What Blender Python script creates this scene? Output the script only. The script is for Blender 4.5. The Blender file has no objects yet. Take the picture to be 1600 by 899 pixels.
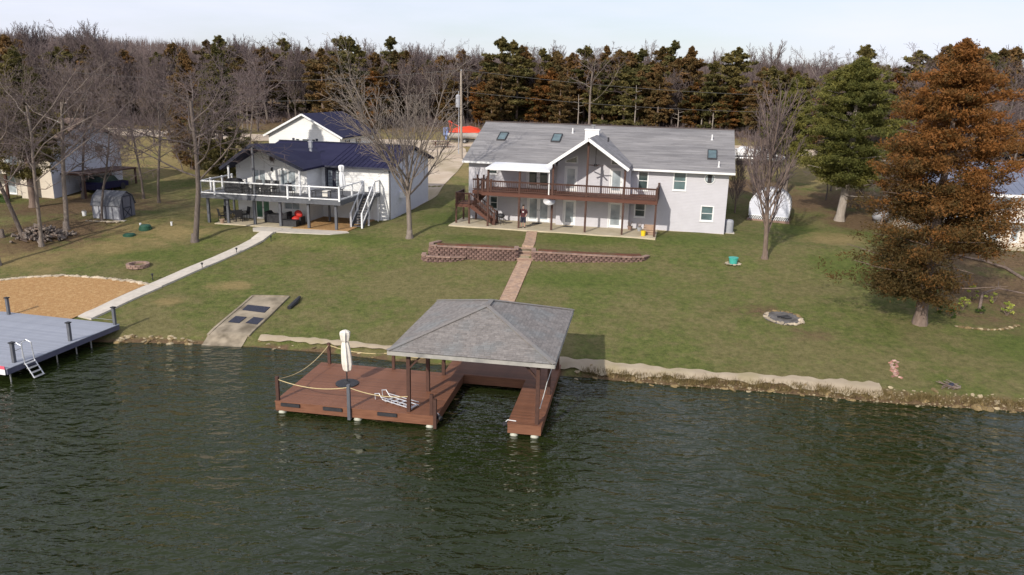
import bpy, math, random
import numpy as np
from mathutils import Vector, Matrix, Quaternion
R = math.radians
scene = bpy.context.scene
COL = scene.collection
random.seed(7)

# ------------------------------------------------------------------ camera, sky, sun, exposure
cam_d = bpy.data.cameras.new('camera'); cam = bpy.data.objects.new('camera', cam_d); COL.objects.link(cam)
cam_d.sensor_width = 36.0; cam_d.lens = 36.0 * 1189.5 / 1600.0; cam_d.clip_start = 0.3; cam_d.clip_end = 3000
CAM_H = 13.73
cam.matrix_world = Matrix.Translation((0, 0, CAM_H)) @ Matrix.Rotation(R(90) - math.atan((449.5 - 137.8) / 1189.5), 4, 'X') @ Matrix.Rotation(0.025, 4, 'Z')
scene.camera = cam

SUN_DIR, SUN_EL = 61.0, 30.5          # light travels towards this heading (degrees from +X), sun height
world = bpy.data.worlds.new('World'); scene.world = world; world.use_nodes = True
wn, wl = world.node_tree.nodes, world.node_tree.links
wn.clear()
w_out = wn.new('ShaderNodeOutputWorld'); w_bg = wn.new('ShaderNodeBackground'); w_sky = wn.new('ShaderNodeTexSky')
w_sky.sky_type = 'NISHITA'; w_sky.sun_disc = False; w_sky.sun_elevation = R(SUN_EL)
w_sky.sun_rotation = R(90 - (SUN_DIR + 180)); w_sky.air_density = 1.0; w_sky.dust_density = 1.2; w_sky.ozone_density = 1.0
w_tc = wn.new('ShaderNodeTexCoord'); w_map = wn.new('ShaderNodeMapping'); w_map.inputs['Scale'].default_value = (1.0, 1.4, 5.0)
w_n = wn.new('ShaderNodeTexNoise'); w_n.inputs['Scale'].default_value = 1.6; w_n.inputs['Detail'].default_value = 6; w_n.inputs['Roughness'].default_value = 0.55
w_r = wn.new('ShaderNodeValToRGB'); w_r.color_ramp.elements[0].position = 0.33; w_r.color_ramp.elements[1].position = 0.66
w_r.color_ramp.elements[0].color = (0.38, 0.38, 0.38, 1); w_r.color_ramp.elements[1].color = (0.95, 0.95, 0.95, 1)
w_mix = wn.new('ShaderNodeMixRGB'); w_mix.inputs['Color2'].default_value = (7.7, 7.9, 9.3, 1)
wl.new(w_tc.outputs['Generated'], w_map.inputs['Vector']); wl.new(w_map.outputs['Vector'], w_n.inputs['Vector'])
wl.new(w_n.outputs['Fac'], w_r.inputs['Fac']); wl.new(w_r.outputs['Color'], w_mix.inputs['Fac'])
wl.new(w_sky.outputs['Color'], w_mix.inputs['Color1']); wl.new(w_mix.outputs['Color'], w_bg.inputs['Color'])
w_bg.inputs['Strength'].default_value = 0.10
wl.new(w_bg.outputs['Background'], w_out.inputs['Surface'])

sun_d = bpy.data.lights.new('sun', 'SUN'); sun = bpy.data.objects.new('sun', sun_d); COL.objects.link(sun)
sun_d.energy = 3.4; sun_d.angle = R(0.8); sun_d.color = (1.0, 0.93, 0.82)
_dir = Vector((math.cos(R(SUN_DIR)) * math.cos(R(SUN_EL)), math.sin(R(SUN_DIR)) * math.cos(R(SUN_EL)), -math.sin(R(SUN_EL))))
sun.rotation_euler = _dir.to_track_quat('-Z', 'Y').to_euler(); sun.location = (-40, -60, 60)
vs = scene.view_settings; vs.view_transform = 'Standard'; vs.look = 'None'; vs.exposure = 0.28; vs.gamma = 1.0; vs.use_curve_mapping = False

# ------------------------------------------------------------------ materials
def mat(name, c1, c2=None, scale=6.0, rough=0.8, bump=0.0, bscale=None, rnd=0.0, metal=0.0, world_co=False, stretch=None, spec=0.5, detail=5, c3=None, s3=0.6):
    m = bpy.data.materials.new(name); m.use_nodes = True
    n, l = m.node_tree.nodes, m.node_tree.links
    b = n['Principled BSDF']; b.inputs['Roughness'].default_value = rough; b.inputs['Metallic'].default_value = metal
    b.inputs['Specular IOR Level'].default_value = spec
    tc = n.new('ShaderNodeNewGeometry') if world_co else n.new('ShaderNodeTexCoord')
    src = tc.outputs['Position' if world_co else 'Object']
    if stretch:
        mp = n.new('ShaderNodeMapping'); mp.inputs['Scale'].default_value = stretch; l.new(src, mp.inputs['Vector']); src = mp.outputs['Vector']
    nz = n.new('ShaderNodeTexNoise'); nz.inputs['Scale'].default_value = scale; nz.inputs['Detail'].default_value = detail; l.new(src, nz.inputs['Vector'])
    rp = n.new('ShaderNodeValToRGB'); rp.color_ramp.elements[0].position = 0.32; rp.color_ramp.elements[1].position = 0.68
    c2 = c2 or tuple(x * 0.86 for x in c1)
    rp.color_ramp.elements[0].color = (*c1, 1); rp.color_ramp.elements[1].color = (*c2, 1)
    l.new(nz.outputs['Fac'], rp.inputs['Fac']); out = rp.outputs['Color']
    if c3:
        nz3 = n.new('ShaderNodeTexNoise'); nz3.inputs['Scale'].default_value = s3; nz3.inputs['Detail'].default_value = 4; l.new(src, nz3.inputs['Vector'])
        r3 = n.new('ShaderNodeValToRGB'); r3.color_ramp.elements[0].position = 0.48; r3.color_ramp.elements[1].position = 0.66
        l.new(nz3.outputs['Fac'], r3.inputs['Fac'])
        mx = n.new('ShaderNodeMixRGB'); mx.inputs['Color2'].default_value = (*c3, 1)
        l.new(r3.outputs['Color'], mx.inputs['Fac']); l.new(out, mx.inputs['Color1']); out = mx.outputs['Color']
    if rnd:
        oi = n.new('ShaderNodeObjectInfo'); ma = n.new('ShaderNodeMapRange')
        ma.inputs['To Min'].default_value = 1 - rnd; ma.inputs['To Max'].default_value = 1 + rnd
        hs = n.new('ShaderNodeHueSaturation'); l.new(oi.outputs['Random'], ma.inputs['Value']); l.new(ma.outputs['Result'], hs.inputs['Value'])
        l.new(out, hs.inputs['Color']); out = hs.outputs['Color']
    l.new(out, b.inputs['Base Color'])
    if bump:
        nb = n.new('ShaderNodeTexNoise'); nb.inputs['Scale'].default_value = bscale or scale * 4; nb.inputs['Detail'].default_value = 4; l.new(src, nb.inputs['Vector'])
        bp = n.new('ShaderNodeBump'); bp.inputs['Strength'].default_value = 1.0; bp.inputs['Distance'].default_value = bump
        l.new(nb.outputs['Fac'], bp.inputs['Height']); l.new(bp.outputs['Normal'], b.inputs['Normal'])
    return m

def island(m, lo, hi):
    n, l = m.node_tree.nodes, m.node_tree.links; b = n['Principled BSDF']; src = b.inputs['Base Color'].links[0].from_socket
    g = n.new('ShaderNodeNewGeometry'); mr = n.new('ShaderNodeMapRange'); mr.inputs['To Min'].default_value = lo; mr.inputs['To Max'].default_value = hi
    hs = n.new('ShaderNodeHueSaturation'); l.new(g.outputs['Random Per Island'], mr.inputs['Value']); l.new(mr.outputs['Result'], hs.inputs['Value'])
    l.new(src, hs.inputs['Color']); l.new(hs.outputs['Color'], b.inputs['Base Color']); return m
def siding(name, c, pitch=0.115, depth=0.012):
    m = mat(name, c, tuple(x * 0.93 for x in c), scale=1.2, rough=0.62)
    n, l = m.node_tree.nodes, m.node_tree.links; b = n['Principled BSDF']
    tc = n.new('ShaderNodeTexCoord'); sp = n.new('ShaderNodeSeparateXYZ'); l.new(tc.outputs['Object'], sp.inputs[0])
    dv = n.new('ShaderNodeMath'); dv.operation = 'DIVIDE'; dv.inputs[1].default_value = pitch; l.new(sp.outputs['Z'], dv.inputs[0])
    fr = n.new('ShaderNodeMath'); fr.operation = 'FRACT'; l.new(dv.outputs[0], fr.inputs[0])
    iv = n.new('ShaderNodeMath'); iv.operation = 'SUBTRACT'; iv.inputs[0].default_value = 1; l.new(fr.outputs[0], iv.inputs[1])
    bp = n.new('ShaderNodeBump'); bp.inputs['Distance'].default_value = depth; bp.inputs['Strength'].default_value = 0.8
    l.new(iv.outputs[0], bp.inputs['Height']); l.new(bp.outputs['Normal'], b.inputs['Normal'])
    return m

def glass_mat(name, c=(0.03, 0.045, 0.045)):
    m = mat(name, c, tuple(x * 1.8 for x in c), scale=1.5, rough=0.06, spec=0.8)
    return m

def foliage(name, ca, cb):
    m = bpy.data.materials.new(name); m.use_nodes = True
    n, l = m.node_tree.nodes, m.node_tree.links; b = n['Principled BSDF']; b.inputs['Roughness'].default_value = 0.7; b.inputs['Specular IOR Level'].default_value = 0.25
    at = n.new('ShaderNodeAttribute'); at.attribute_name = 'tint'
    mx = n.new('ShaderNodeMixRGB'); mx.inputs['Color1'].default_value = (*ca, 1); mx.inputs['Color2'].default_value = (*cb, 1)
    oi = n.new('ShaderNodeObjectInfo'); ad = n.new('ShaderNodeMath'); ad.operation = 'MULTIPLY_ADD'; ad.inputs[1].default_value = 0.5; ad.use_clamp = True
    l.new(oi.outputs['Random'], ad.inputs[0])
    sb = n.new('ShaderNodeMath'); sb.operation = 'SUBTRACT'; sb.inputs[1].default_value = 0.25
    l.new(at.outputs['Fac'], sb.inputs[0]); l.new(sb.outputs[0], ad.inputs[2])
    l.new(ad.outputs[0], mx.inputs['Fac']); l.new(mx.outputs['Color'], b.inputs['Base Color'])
    tr = n.new('ShaderNodeBsdfTranslucent'); l.new(mx.outputs['Color'], tr.inputs['Color'])
    ms = n.new('ShaderNodeMixShader'); ms.inputs['Fac'].default_value = 0.25
    o = n['Material Output']; l.new(b.outputs[0], ms.inputs[1]); l.new(tr.outputs[0], ms.inputs[2]); l.new(ms.outputs[0], o.inputs['Surface'])
    return m

MT = {}
MT['siding_grey'] = siding('siding_grey', (0.53, 0.52, 0.56))
MT['siding_white'] = siding('siding_white', (0.80, 0.80, 0.79), 0.2)
MT['siding_blue'] = siding('siding_blue', (0.62, 0.64, 0.72), 0.2)
MT['siding_cream'] = siding('siding_cream', (0.62, 0.55, 0.46), 0.15)
MT['trim_white'] = mat('trim_white', (0.80, 0.80, 0.80), (0.74, 0.74, 0.74), scale=3, rough=0.5)
MT['white_vinyl'] = mat('white_vinyl', (0.82, 0.82, 0.83), (0.76, 0.77, 0.79), scale=2, rough=0.4)
MT['shingle_grey'] = mat('shingle_grey', (0.20, 0.195, 0.20), (0.27, 0.26, 0.26), scale=1.3, rough=0.92, bump=0.004, bscale=90, stretch=(0.35, 3, 3), c3=(0.17, 0.165, 0.17), s3=0.5)
MT['shingle_dock'] = mat('shingle_dock', (0.17, 0.155, 0.145), (0.225, 0.205, 0.19), scale=9, rough=0.92, bump=0.004, bscale=80, c3=(0.19, 0.19, 0.185), s3=0.9)
island(MT['shingle_dock'], .84, 1.16); island(MT['shingle_grey'], .9, 1.1)
MT['ridge_dark'] = mat('ridge_dark', (0.11, 0.085, 0.08), rough=0.9)
MT['metal_navy'] = mat('metal_navy', (0.012, 0.011, 0.040), (0.017, 0.016, 0.050), scale=0.8, rough=0.7, spec=0.2)
MT['metal_slate'] = mat('metal_slate', (0.13, 0.15, 0.21), (0.17, 0.19, 0.25), scale=1.0, rough=0.5)
MT['brown_roof'] = mat('brown_roof', (0.13, 0.085, 0.065), (0.17, 0.12, 0.09), scale=3, rough=0.9)
MT['deck_brown'] = mat('deck_brown', (0.085, 0.030, 0.019), (0.115, 0.043, 0.026), scale=4, rough=0.75, rnd=0.12, stretch=(0.4, 4, 4))
MT['post_brown'] = mat('post_brown', (0.060, 0.026, 0.018), (0.082, 0.036, 0.024), scale=5, rough=0.75, rnd=0.1)
MT['plank_red'] = mat('plank_red', (0.145, 0.057, 0.029), (0.215, 0.093, 0.050), scale=3.5, rough=0.62, rnd=0.16, stretch=(0.5, 5, 5), bump=0.003, bscale=25)
MT['plank_grey'] = mat('plank_grey', (0.25, 0.27, 0.32), (0.31, 0.33, 0.38), scale=3, rough=0.65, rnd=0.07, stretch=(0.4, 4, 4))
MT['fascia_slate'] = mat('fascia_slate', (0.075, 0.078, 0.12), (0.10, 0.10, 0.15), scale=3, rough=0.6)
MT['frame_grey'] = mat('frame_grey', (0.085, 0.09, 0.105), (0.11, 0.115, 0.13), scale=4, rough=0.65)
MT['glass'] = glass_mat('glass')
MT['glass_teal'] = glass_mat('glass_teal', (0.06, 0.095, 0.10))
MT['glass_pale'] = glass_mat('glass_pale', (0.22, 0.25, 0.27))
MT['glass_green'] = glass_mat('glass_green', (0.05, 0.12, 0.085))
MT['dark'] = mat('dark', (0.018, 0.018, 0.022), (0.03, 0.03, 0.034), scale=5, rough=0.6)
MT['dark_navy'] = mat('dark_navy', (0.018, 0.020, 0.038), (0.028, 0.03, 0.05), scale=4, rough=0.6)
MT['black_cloth'] = mat('black_cloth', (0.014, 0.014, 0.017), (0.03, 0.03, 0.035), scale=8, rough=0.85, bump=0.02, bscale=6)
MT['concrete'] = mat('concrete', (0.46, 0.42, 0.36), (0.56, 0.51, 0.44), scale=2.2, rough=0.9, bump=0.004, bscale=30)
MT['concrete_tan'] = mat('concrete_tan', (0.42, 0.36, 0.25), (0.52, 0.45, 0.33), scale=1.5, rough=0.9)
MT['concrete_old'] = mat('concrete_old', (0.22, 0.185, 0.13), (0.36, 0.30, 0.22), scale=1.1, rough=0.95, bump=0.006, bscale=25, c3=(0.13, 0.105, 0.07), s3=0.9)
MT['block'] = mat('block', (0.15, 0.095, 0.08), (0.23, 0.145, 0.122), scale=6, rough=0.95, bump=0.02, bscale=12, rnd=0.22)
MT['block_cap'] = mat('block_cap', (0.23, 0.15, 0.12), (0.30, 0.20, 0.16), scale=6, rough=0.95, rnd=0.18)
MT['paver'] = mat('paver', (0.34, 0.22, 0.15), (0.44, 0.31, 0.22), scale=4, rough=0.95, world_co=True, c3=(0.30, 0.21, 0.16), s3=2.0)
island(MT['paver'], .82, 1.16)
MT['mulch_red'] = mat('mulch_red', (0.14, 0.045, 0.022), (0.085, 0.040, 0.022), scale=7, rough=1, bump=0.05, bscale=20, world_co=True, c3=(0.10, 0.075, 0.035), s3=1.2)
MT['wood_chip'] = mat('wood_chip', (0.44, 0.255, 0.10), (0.31, 0.165, 0.062), scale=13, rough=1, bump=0.05, bscale=26, world_co=True, c3=(0.46, 0.29, 0.125), s3=5)
MT['stone'] = mat('stone', (0.46, 0.37, 0.22), (0.34, 0.28, 0.19), scale=4, rough=0.95, bump=0.02, bscale=9, rnd=0.25)
MT['stone_pale'] = mat('stone_pale', (0.50, 0.42, 0.31), (0.36, 0.30, 0.22), scale=4, rough=0.95, bump=0.02, bscale=9, rnd=0.25)
MT['stone_wet'] = mat('stone_wet', (0.27, 0.19, 0.075), (0.14, 0.10, 0.055), scale=4, rough=0.8, bump=0.02, bscale=9, rnd=0.35)
MT['ash'] = mat('ash', (0.16, 0.15, 0.145), (0.06, 0.055, 0.05), scale=2.5, rough=1, bump=0.03, bscale=15)
MT['gravel'] = mat('gravel', (0.42, 0.33, 0.24), (0.52, 0.43, 0.33), scale=0.6, rough=1, bump=0.02, bscale=12, world_co=True, c3=(0.33, 0.27, 0.17), s3=0.25)
MT['dirt_shore'] = mat('dirt_shore', (0.31, 0.25, 0.175), (0.39, 0.325, 0.235), scale=1.0, rough=1, bump=0.015, bscale=12, world_co=True, c3=(0.30, 0.25, 0.15), s3=0.7)
MT['bark_grey'] = mat('bark_grey', (0.155, 0.125, 0.105), (0.24, 0.20, 0.17), scale=5, rough=0.95, bump=0.03, bscale=12, stretch=(2, 2, 0.5))
MT['bark_dark'] = mat('bark_dark', (0.095, 0.075, 0.064), (0.155, 0.125, 0.108), scale=5, rough=0.95, bump=0.03, bscale=12, stretch=(2, 2, 0.5))
MT['bark_brown'] = mat('bark_brown', (0.14, 0.10, 0.08), (0.21, 0.155, 0.125), scale=5, rough=0.95, bump=0.03, bscale=12, stretch=(2, 2, 0.5))
MT['bark_pale'] = mat('bark_pale', (0.33, 0.29, 0.25), (0.24, 0.20, 0.17), scale=5, rough=0.95, stretch=(2, 2, 0.5))
MT['twig'] = mat('twig', (0.105, 0.078, 0.066), (0.15, 0.115, 0.098), scale=2, rough=0.9)
MT['twig_purple'] = mat('twig_purple', (0.100, 0.074, 0.072), (0.145, 0.108, 0.103), scale=2, rough=0.9, rnd=0.15)
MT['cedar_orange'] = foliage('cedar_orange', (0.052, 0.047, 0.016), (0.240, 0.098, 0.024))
MT['cedar_green'] = foliage('cedar_green', (0.080, 0.086, 0.020), (0.22, 0.20, 0.048))
MT['cedar_olive'] = foliage('cedar_olive', (0.070, 0.071, 0.023), (0.175, 0.138, 0.045))
MT['cedar_rust'] = foliage('cedar_rust', (0.092, 0.073, 0.028), (0.20, 0.112, 0.042))
MT['shrub_yellow'] = foliage('shrub_yellow', (0.16, 0.22, 0.04), (0.50, 0.52, 0.12))
MT['lawn_blade'] = foliage('lawn_blade', (0.06, 0.075, 0.018), (0.20, 0.17, 0.07))
MT['shrub_green'] = foliage('shrub_green', (0.03, 0.06, 0.015), (0.10, 0.14, 0.03))
MT['dry_grass'] = foliage('dry_grass', (0.13, 0.10, 0.04), (0.30, 0.22, 0.10))
MT['rope'] = mat('rope', (0.62, 0.50, 0.28), (0.5, 0.4, 0.2), scale=20, rough=0.9)
MT['rope_white'] = mat('rope_white', (0.7, 0.7, 0.66), rough=0.9)
MT['canvas'] = mat('canvas', (0.66, 0.62, 0.54), (0.74, 0.71, 0.64), scale=3, rough=0.9, bump=0.02, bscale=7)
MT['aluminium'] = mat('aluminium', (0.62, 0.63, 0.65), (0.55, 0.56, 0.58), scale=4, rough=0.35, metal=0.5)
MT['steel'] = mat('steel', (0.40, 0.40, 0.40), (0.33, 0.33, 0.33), scale=4, rough=0.4, metal=0.6)
MT['red'] = mat('red', (0.55, 0.03, 0.02), (0.45, 0.025, 0.02), scale=3, rough=0.6)
MT['cover_red'] = mat('cover_red', (0.72, 0.075, 0.03), (0.64, 0.06, 0.025), scale=2, rough=0.75)
MT['yellow'] = mat('yellow', (0.75, 0.55, 0.02), (0.68, 0.48, 0.02), scale=3, rough=0.5)
MT['teal'] = mat('teal', (0.05, 0.36, 0.30), (0.06, 0.42, 0.36), scale=3, rough=0.5)
MT['lid_green'] = mat('lid_green', (0.012, 0.065, 0.035), (0.018, 0.085, 0.05), scale=3, rough=0.6)
MT['blue_tarp'] = mat('blue_tarp', (0.16, 0.21, 0.40), (0.2, 0.26, 0.46), scale=3, rough=0.7)
MT['float'] = mat('float', (0.50, 0.50, 0.42), (0.40, 0.40, 0.32), scale=3, rough=0.6)
MT['mat_navy'] = mat('mat_navy', (0.018, 0.020, 0.035), (0.03, 0.034, 0.055), scale=9, rough=0.9)
MT['pole_wood'] = mat('pole_wood', (0.36, 0.31, 0.26), (0.28, 0.235, 0.19), scale=3, rough=0.9, stretch=(3, 3, 0.3))
MT['shed_grey'] = mat('shed_grey', (0.115, 0.115, 0.145), (0.15, 0.15, 0.18), scale=3, rough=0.8)
MT['shed_light'] = mat('shed_light', (0.36, 0.37, 0.40), (0.30, 0.31, 0.34), scale=1.5, rough=0.8)
MT['fascia_grey'] = mat('fascia_grey', (0.20, 0.195, 0.185), (0.42, 0.40, 0.36), scale=1.2, rough=0.85)
MT['pink'] = mat('pink', (0.72, 0.12, 0.18), rough=0.5)
MT['skin'] = mat('skin', (0.48, 0.29, 0.21), (0.44, 0.26, 0.19), scale=6, rough=0.6)
MT['shirt'] = mat('shirt', (0.055, 0.014, 0.018), (0.075, 0.02, 0.024), scale=6, rough=0.85)
MT['shorts'] = mat('shorts', (0.016, 0.018, 0.035), (0.024, 0.026, 0.046), scale=6, rough=0.85)
MT['hair'] = mat('hair', (0.02, 0.014, 0.01), rough=0.7)
MT['wire'] = mat('wire', (0.10, 0.095, 0.09), rough=0.7)

# ------------------------------------------------------------------ mesh helpers
class MB:
    def __init__(s): s.v = []; s.f = []
    def add(s, vs_, fs):
        b = len(s.v); s.v += [tuple(x) for x in vs_]; s.f += [tuple(b + i for i in q) for q in fs]; return s
    def box(s, x0, y0, z0, x1, y1, z1):
        return s.add([(x0,y0,z0),(x1,y0,z0),(x1,y1,z0),(x0,y1,z0),(x0,y0,z1),(x1,y0,z1),(x1,y1,z1),(x0,y1,z1)],
                     [(0,3,2,1),(4,5,6,7),(0,1,5,4),(1,2,6,5),(2,3,7,6),(3,0,4,7)])
    def bar(s, p, q, w, h=None, up=(0, 0, 1)):
        h = h or w; p, q = Vector(p), Vector(q); d = (q - p).normalized(); u = Vector(up)
        if abs(d.dot(u)) > 0.98: u = Vector((0, 1, 0))
        a = d.cross(u).normalized() * (w / 2); b = a.cross(d).normalized() * (h / 2)
        return s.add([p-a-b, p+a-b, p+a+b, p-a+b, q-a-b, q+a-b, q+a+b, q-a+b],
                     [(0,1,2,3),(7,6,5,4),(0,4,5,1),(1,5,6,2),(2,6,7,3),(3,7,4,0)])
    def tube(s, pts, rad, n=6, cap=True):
        pts = [Vector(p) for p in pts]; rad = rad if isinstance(rad, (list, tuple)) else [rad] * len(pts)
        b = len(s.v); ref = None
        for i, p in enumerate(pts):
            d = (pts[min(i + 1, len(pts) - 1)] - pts[max(i - 1, 0)]).normalized()
            if ref is None:
                ref = d.cross(Vector((0, 0, 1)) if abs(d.z) < 0.9 else Vector((1, 0, 0))).normalized()
            else:
                ref = (ref - d * ref.dot(d)).normalized()
            o = d.cross(ref)
            for k in range(n):
                t = 2 * math.pi * k / n
                s.v.append(tuple(p + (ref * math.cos(t) + o * math.sin(t)) * rad[i]))
        for i in range(len(pts) - 1):
            for k in range(n):
                s.f.append((b + i*n + k, b + i*n + (k+1) % n, b + (i+1)*n + (k+1) % n, b + (i+1)*n + k))
        if cap:
            s.f.append(tuple(b + k for k in range(n))[::-1]); s.f.append(tuple(b + (len(pts)-1)*n + k for k in range(n)))
        return s
    def cyl(s, x, y, z0, z1, r0, r1=None, n=12): return s.tube([(x, y, z0), (x, y, z1)], [r0, r0 if r1 is None else r1], n)
    def lathe(s, x, y, prof, n=16): return s.tube([(x, y, z) for z, r in prof], [r for z, r in prof], n)
    def ext(s, pts, vec):
        n = len(pts); v = Vector(vec); b = len(s.v)
        s.v += [tuple(p) for p in pts] + [tuple(Vector(p) + v) for p in pts]
        s.f.append(tuple(b + i for i in range(n))); s.f.append(tuple(b + n + i for i in reversed(range(n))))
        for i in range(n): s.f.append((b + i, b + n + i, b + n + (i+1) % n, b + (i+1) % n))
        return s
    def blob(s, c, r, seed=0, n=8, m=5, jit=0.18):
        rr = random.Random(seed); b = len(s.v)
        for i in range(m + 1):
            t = math.pi * i / m
            for k in range(n):
                a = 2 * math.pi * k / n; j = 1 + rr.uniform(-jit, jit)
                s.v.append((c[0] + r[0]*j*math.sin(t)*math.cos(a), c[1] + r[1]*j*math.sin(t)*math.sin(a), c[2] + r[2]*j*math.cos(t)))
        for i in range(m):
            for k in range(n): s.f.append((b+i*n+k, b+(i+1)*n+k, b+(i+1)*n+(k+1) % n, b+i*n+(k+1) % n))
        return s
    def mesh(s, name, material):
        me = bpy.data.meshes.new(name); me.from_pydata(s.v, [], s.f); me.update()
        if material: me.materials.append(MT[material] if isinstance(material, str) else material)
        return me
    def build(s, name, material, parent=None, smooth=False, kind=None):
        return link(name, s.mesh(name, material), parent, smooth=smooth, kind=kind)

def link(name, me, parent=None, loc=None, rot=None, scale=None, smooth=False, kind=None):
    o = bpy.data.objects.new(name, me); COL.objects.link(o)
    if smooth: me.polygons.foreach_set('use_smooth', [True] * len(me.polygons))
    if parent: o.parent = parent
    if loc: o.location = loc
    if rot: o.rotation_euler = rot
    if scale: o.scale = scale
    if kind: o['kind'] = kind
    return o
def fix_normals(o):
    import bmesh
    bm = bmesh.new(); bm.from_mesh(o.data); bmesh.ops.recalc_face_normals(bm, faces=bm.faces[:]); bm.to_mesh(o.data); bm.free(); return o
def thing(name, label, cat, loc=(0, 0, 0), rz=0.0, group=None):
    o = bpy.data.objects.new(name, None); COL.objects.link(o); o.location = loc; o.rotation_euler = (0, 0, rz); o.empty_display_size = 0.3
    o['label'] = label; o['category'] = cat
    if group: o['group'] = group
    return o
def tag(o, label, cat, group=None):
    o['label'] = label; o['category'] = cat
    if group: o['group'] = group
    return o
def copy_tree(o, parent=None, loc=None, rz=None, sc=None, label=None):
    c = o.copy(); COL.objects.link(c); c.parent = parent
    if loc is not None: c.location = loc
    if rz is not None: c.rotation_euler = (0, 0, rz)
    if sc is not None: c.scale = sc if isinstance(sc, tuple) else (sc, sc, sc)
    if label: c['label'] = label
    for ch in [x for x in o.children]: copy_tree(ch, c)
    return c
class Fr:
    def __init__(s, x, y, deg): s.x, s.y, s.a = x, y, R(deg); s.c, s.s = math.cos(s.a), math.sin(s.a)
    def w(s, u, v, z=0.0): return (s.x + u*s.c - v*s.s, s.y + u*s.s + v*s.c, z)

# ------------------------------------------------------------------ ground shape
SHX = [-400,-200,-60,-40,-30,-25,-20.9,-16.4,-14.2,-9.35,-6.5,2.65,8.2,12.35,17.8,22.5,40,70,200,400]
SHY = [22,30,33,36.2,38.0,38.6,38.75,38.75,38.6,37.84,37.07,35.43,34.5,34,33,32.5,29.5,26,20,14]
ZDX = [-30,-6,0,.7,5,10,14,18,21,24,30,45,60,90,130,200,330,420,600]
ZDY = [-3,-1.6,0,.35,.95,1.6,2.12,2.75,3.15,3.2,3.3,4.6,6.0,8.0,10.,13,19.5,21,14]
WALL_L = [(-5.2, 53.5), (-5.75, 52.6), (-5.7, 51.9), (-5.2, 51.5), (-3.0, 51.35), (0.22, 51.2), (0.26, 52.3)]
WALL_R = [(1.42, 52.2), (1.45, 51.05), (5.0, 50.8), (8.2, 50.75), (8.9, 51.0), (9.3, 51.6)]
def wall_y(X): return np.interp(X, [-5.9, -5.2, -3, .22, 1.45, 5, 8.2, 9.3], [52.4, 51.5, 51.35, 51.2, 51.05, 50.8, 50.75, 51.5])
def gz_np(X, Y):
    d = (Y - np.interp(X, SHX, SHY)) * .985
    z = np.interp(d, ZDX, ZDY)
    top = np.interp(X, [-6, 0.2, 1.4, 9.4], [2.98, 2.95, 2.86, 2.72])
    inside = np.clip((X + 5.9) / .3, 0, 1) * np.clip((9.5 - X) / .6, 0, 1) * np.clip((Y - wall_y(X) - .12) / .3, 0, 1) * np.clip((58 - Y) / 1.5, 0, 1)
    stair = (X > 0.24) & (X < 1.44) & (Y < 53.0)
    inside = np.where(stair, 0, inside)
    z = np.maximum(z, z + (np.maximum(top, z) - z) * inside)
    far = np.clip((Y - 70) / 60, 0, 1)
    z = z + far * (0.5 * np.sin(X * .045 + 1.0) * np.sin(Y * .035)) + far * np.clip((-X - 60) / 160, 0, 1) * 5.0
    c_, s_ = math.cos(R(-11.4)), math.sin(R(-11.4)); pu = (X + 24.2) * c_ + (Y - 59.4) * s_; pv = -(X + 24.2) * s_ + (Y - 59.4) * c_
    pad = np.clip((pu + 1.5) / 1.5, 0, 1) * np.clip((14.5 - pu) / 2, 0, 1) * np.clip((pv + 3.6) / 1.5, 0, 1) * np.clip((20 - pv) / 3, 0, 1)
    z = z + (2.87 - z) * pad
    lawn = np.clip(d / 3, 0, 1) * (1 - pad)
    return z + lawn * (0.03 * np.sin(X * .9 + .4 * Y) * np.sin(Y * .7 - .3 * X))
def gz(x, y): return float(gz_np(np.array([x], float), np.array([y], float))[0])

def sheet(name, pts_fn, nu, nv, lift, material, kind='structure', parent=None):
    m = MB(); vs_ = []
    for j in range(nv + 1):
        for i in range(nu + 1):
            x, y = pts_fn(i / nu, j / nv); vs_.append((x, y, gz(x, y) + lift))
    fs = [(j*(nu+1)+i, j*(nu+1)+i+1, (j+1)*(nu+1)+i+1, (j+1)*(nu+1)+i) for j in range(nv) for i in range(nu)]
    m.add(vs_, fs); o = m.build(name, material, parent, smooth=True)
    if kind: o['kind'] = kind
    return o
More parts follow.
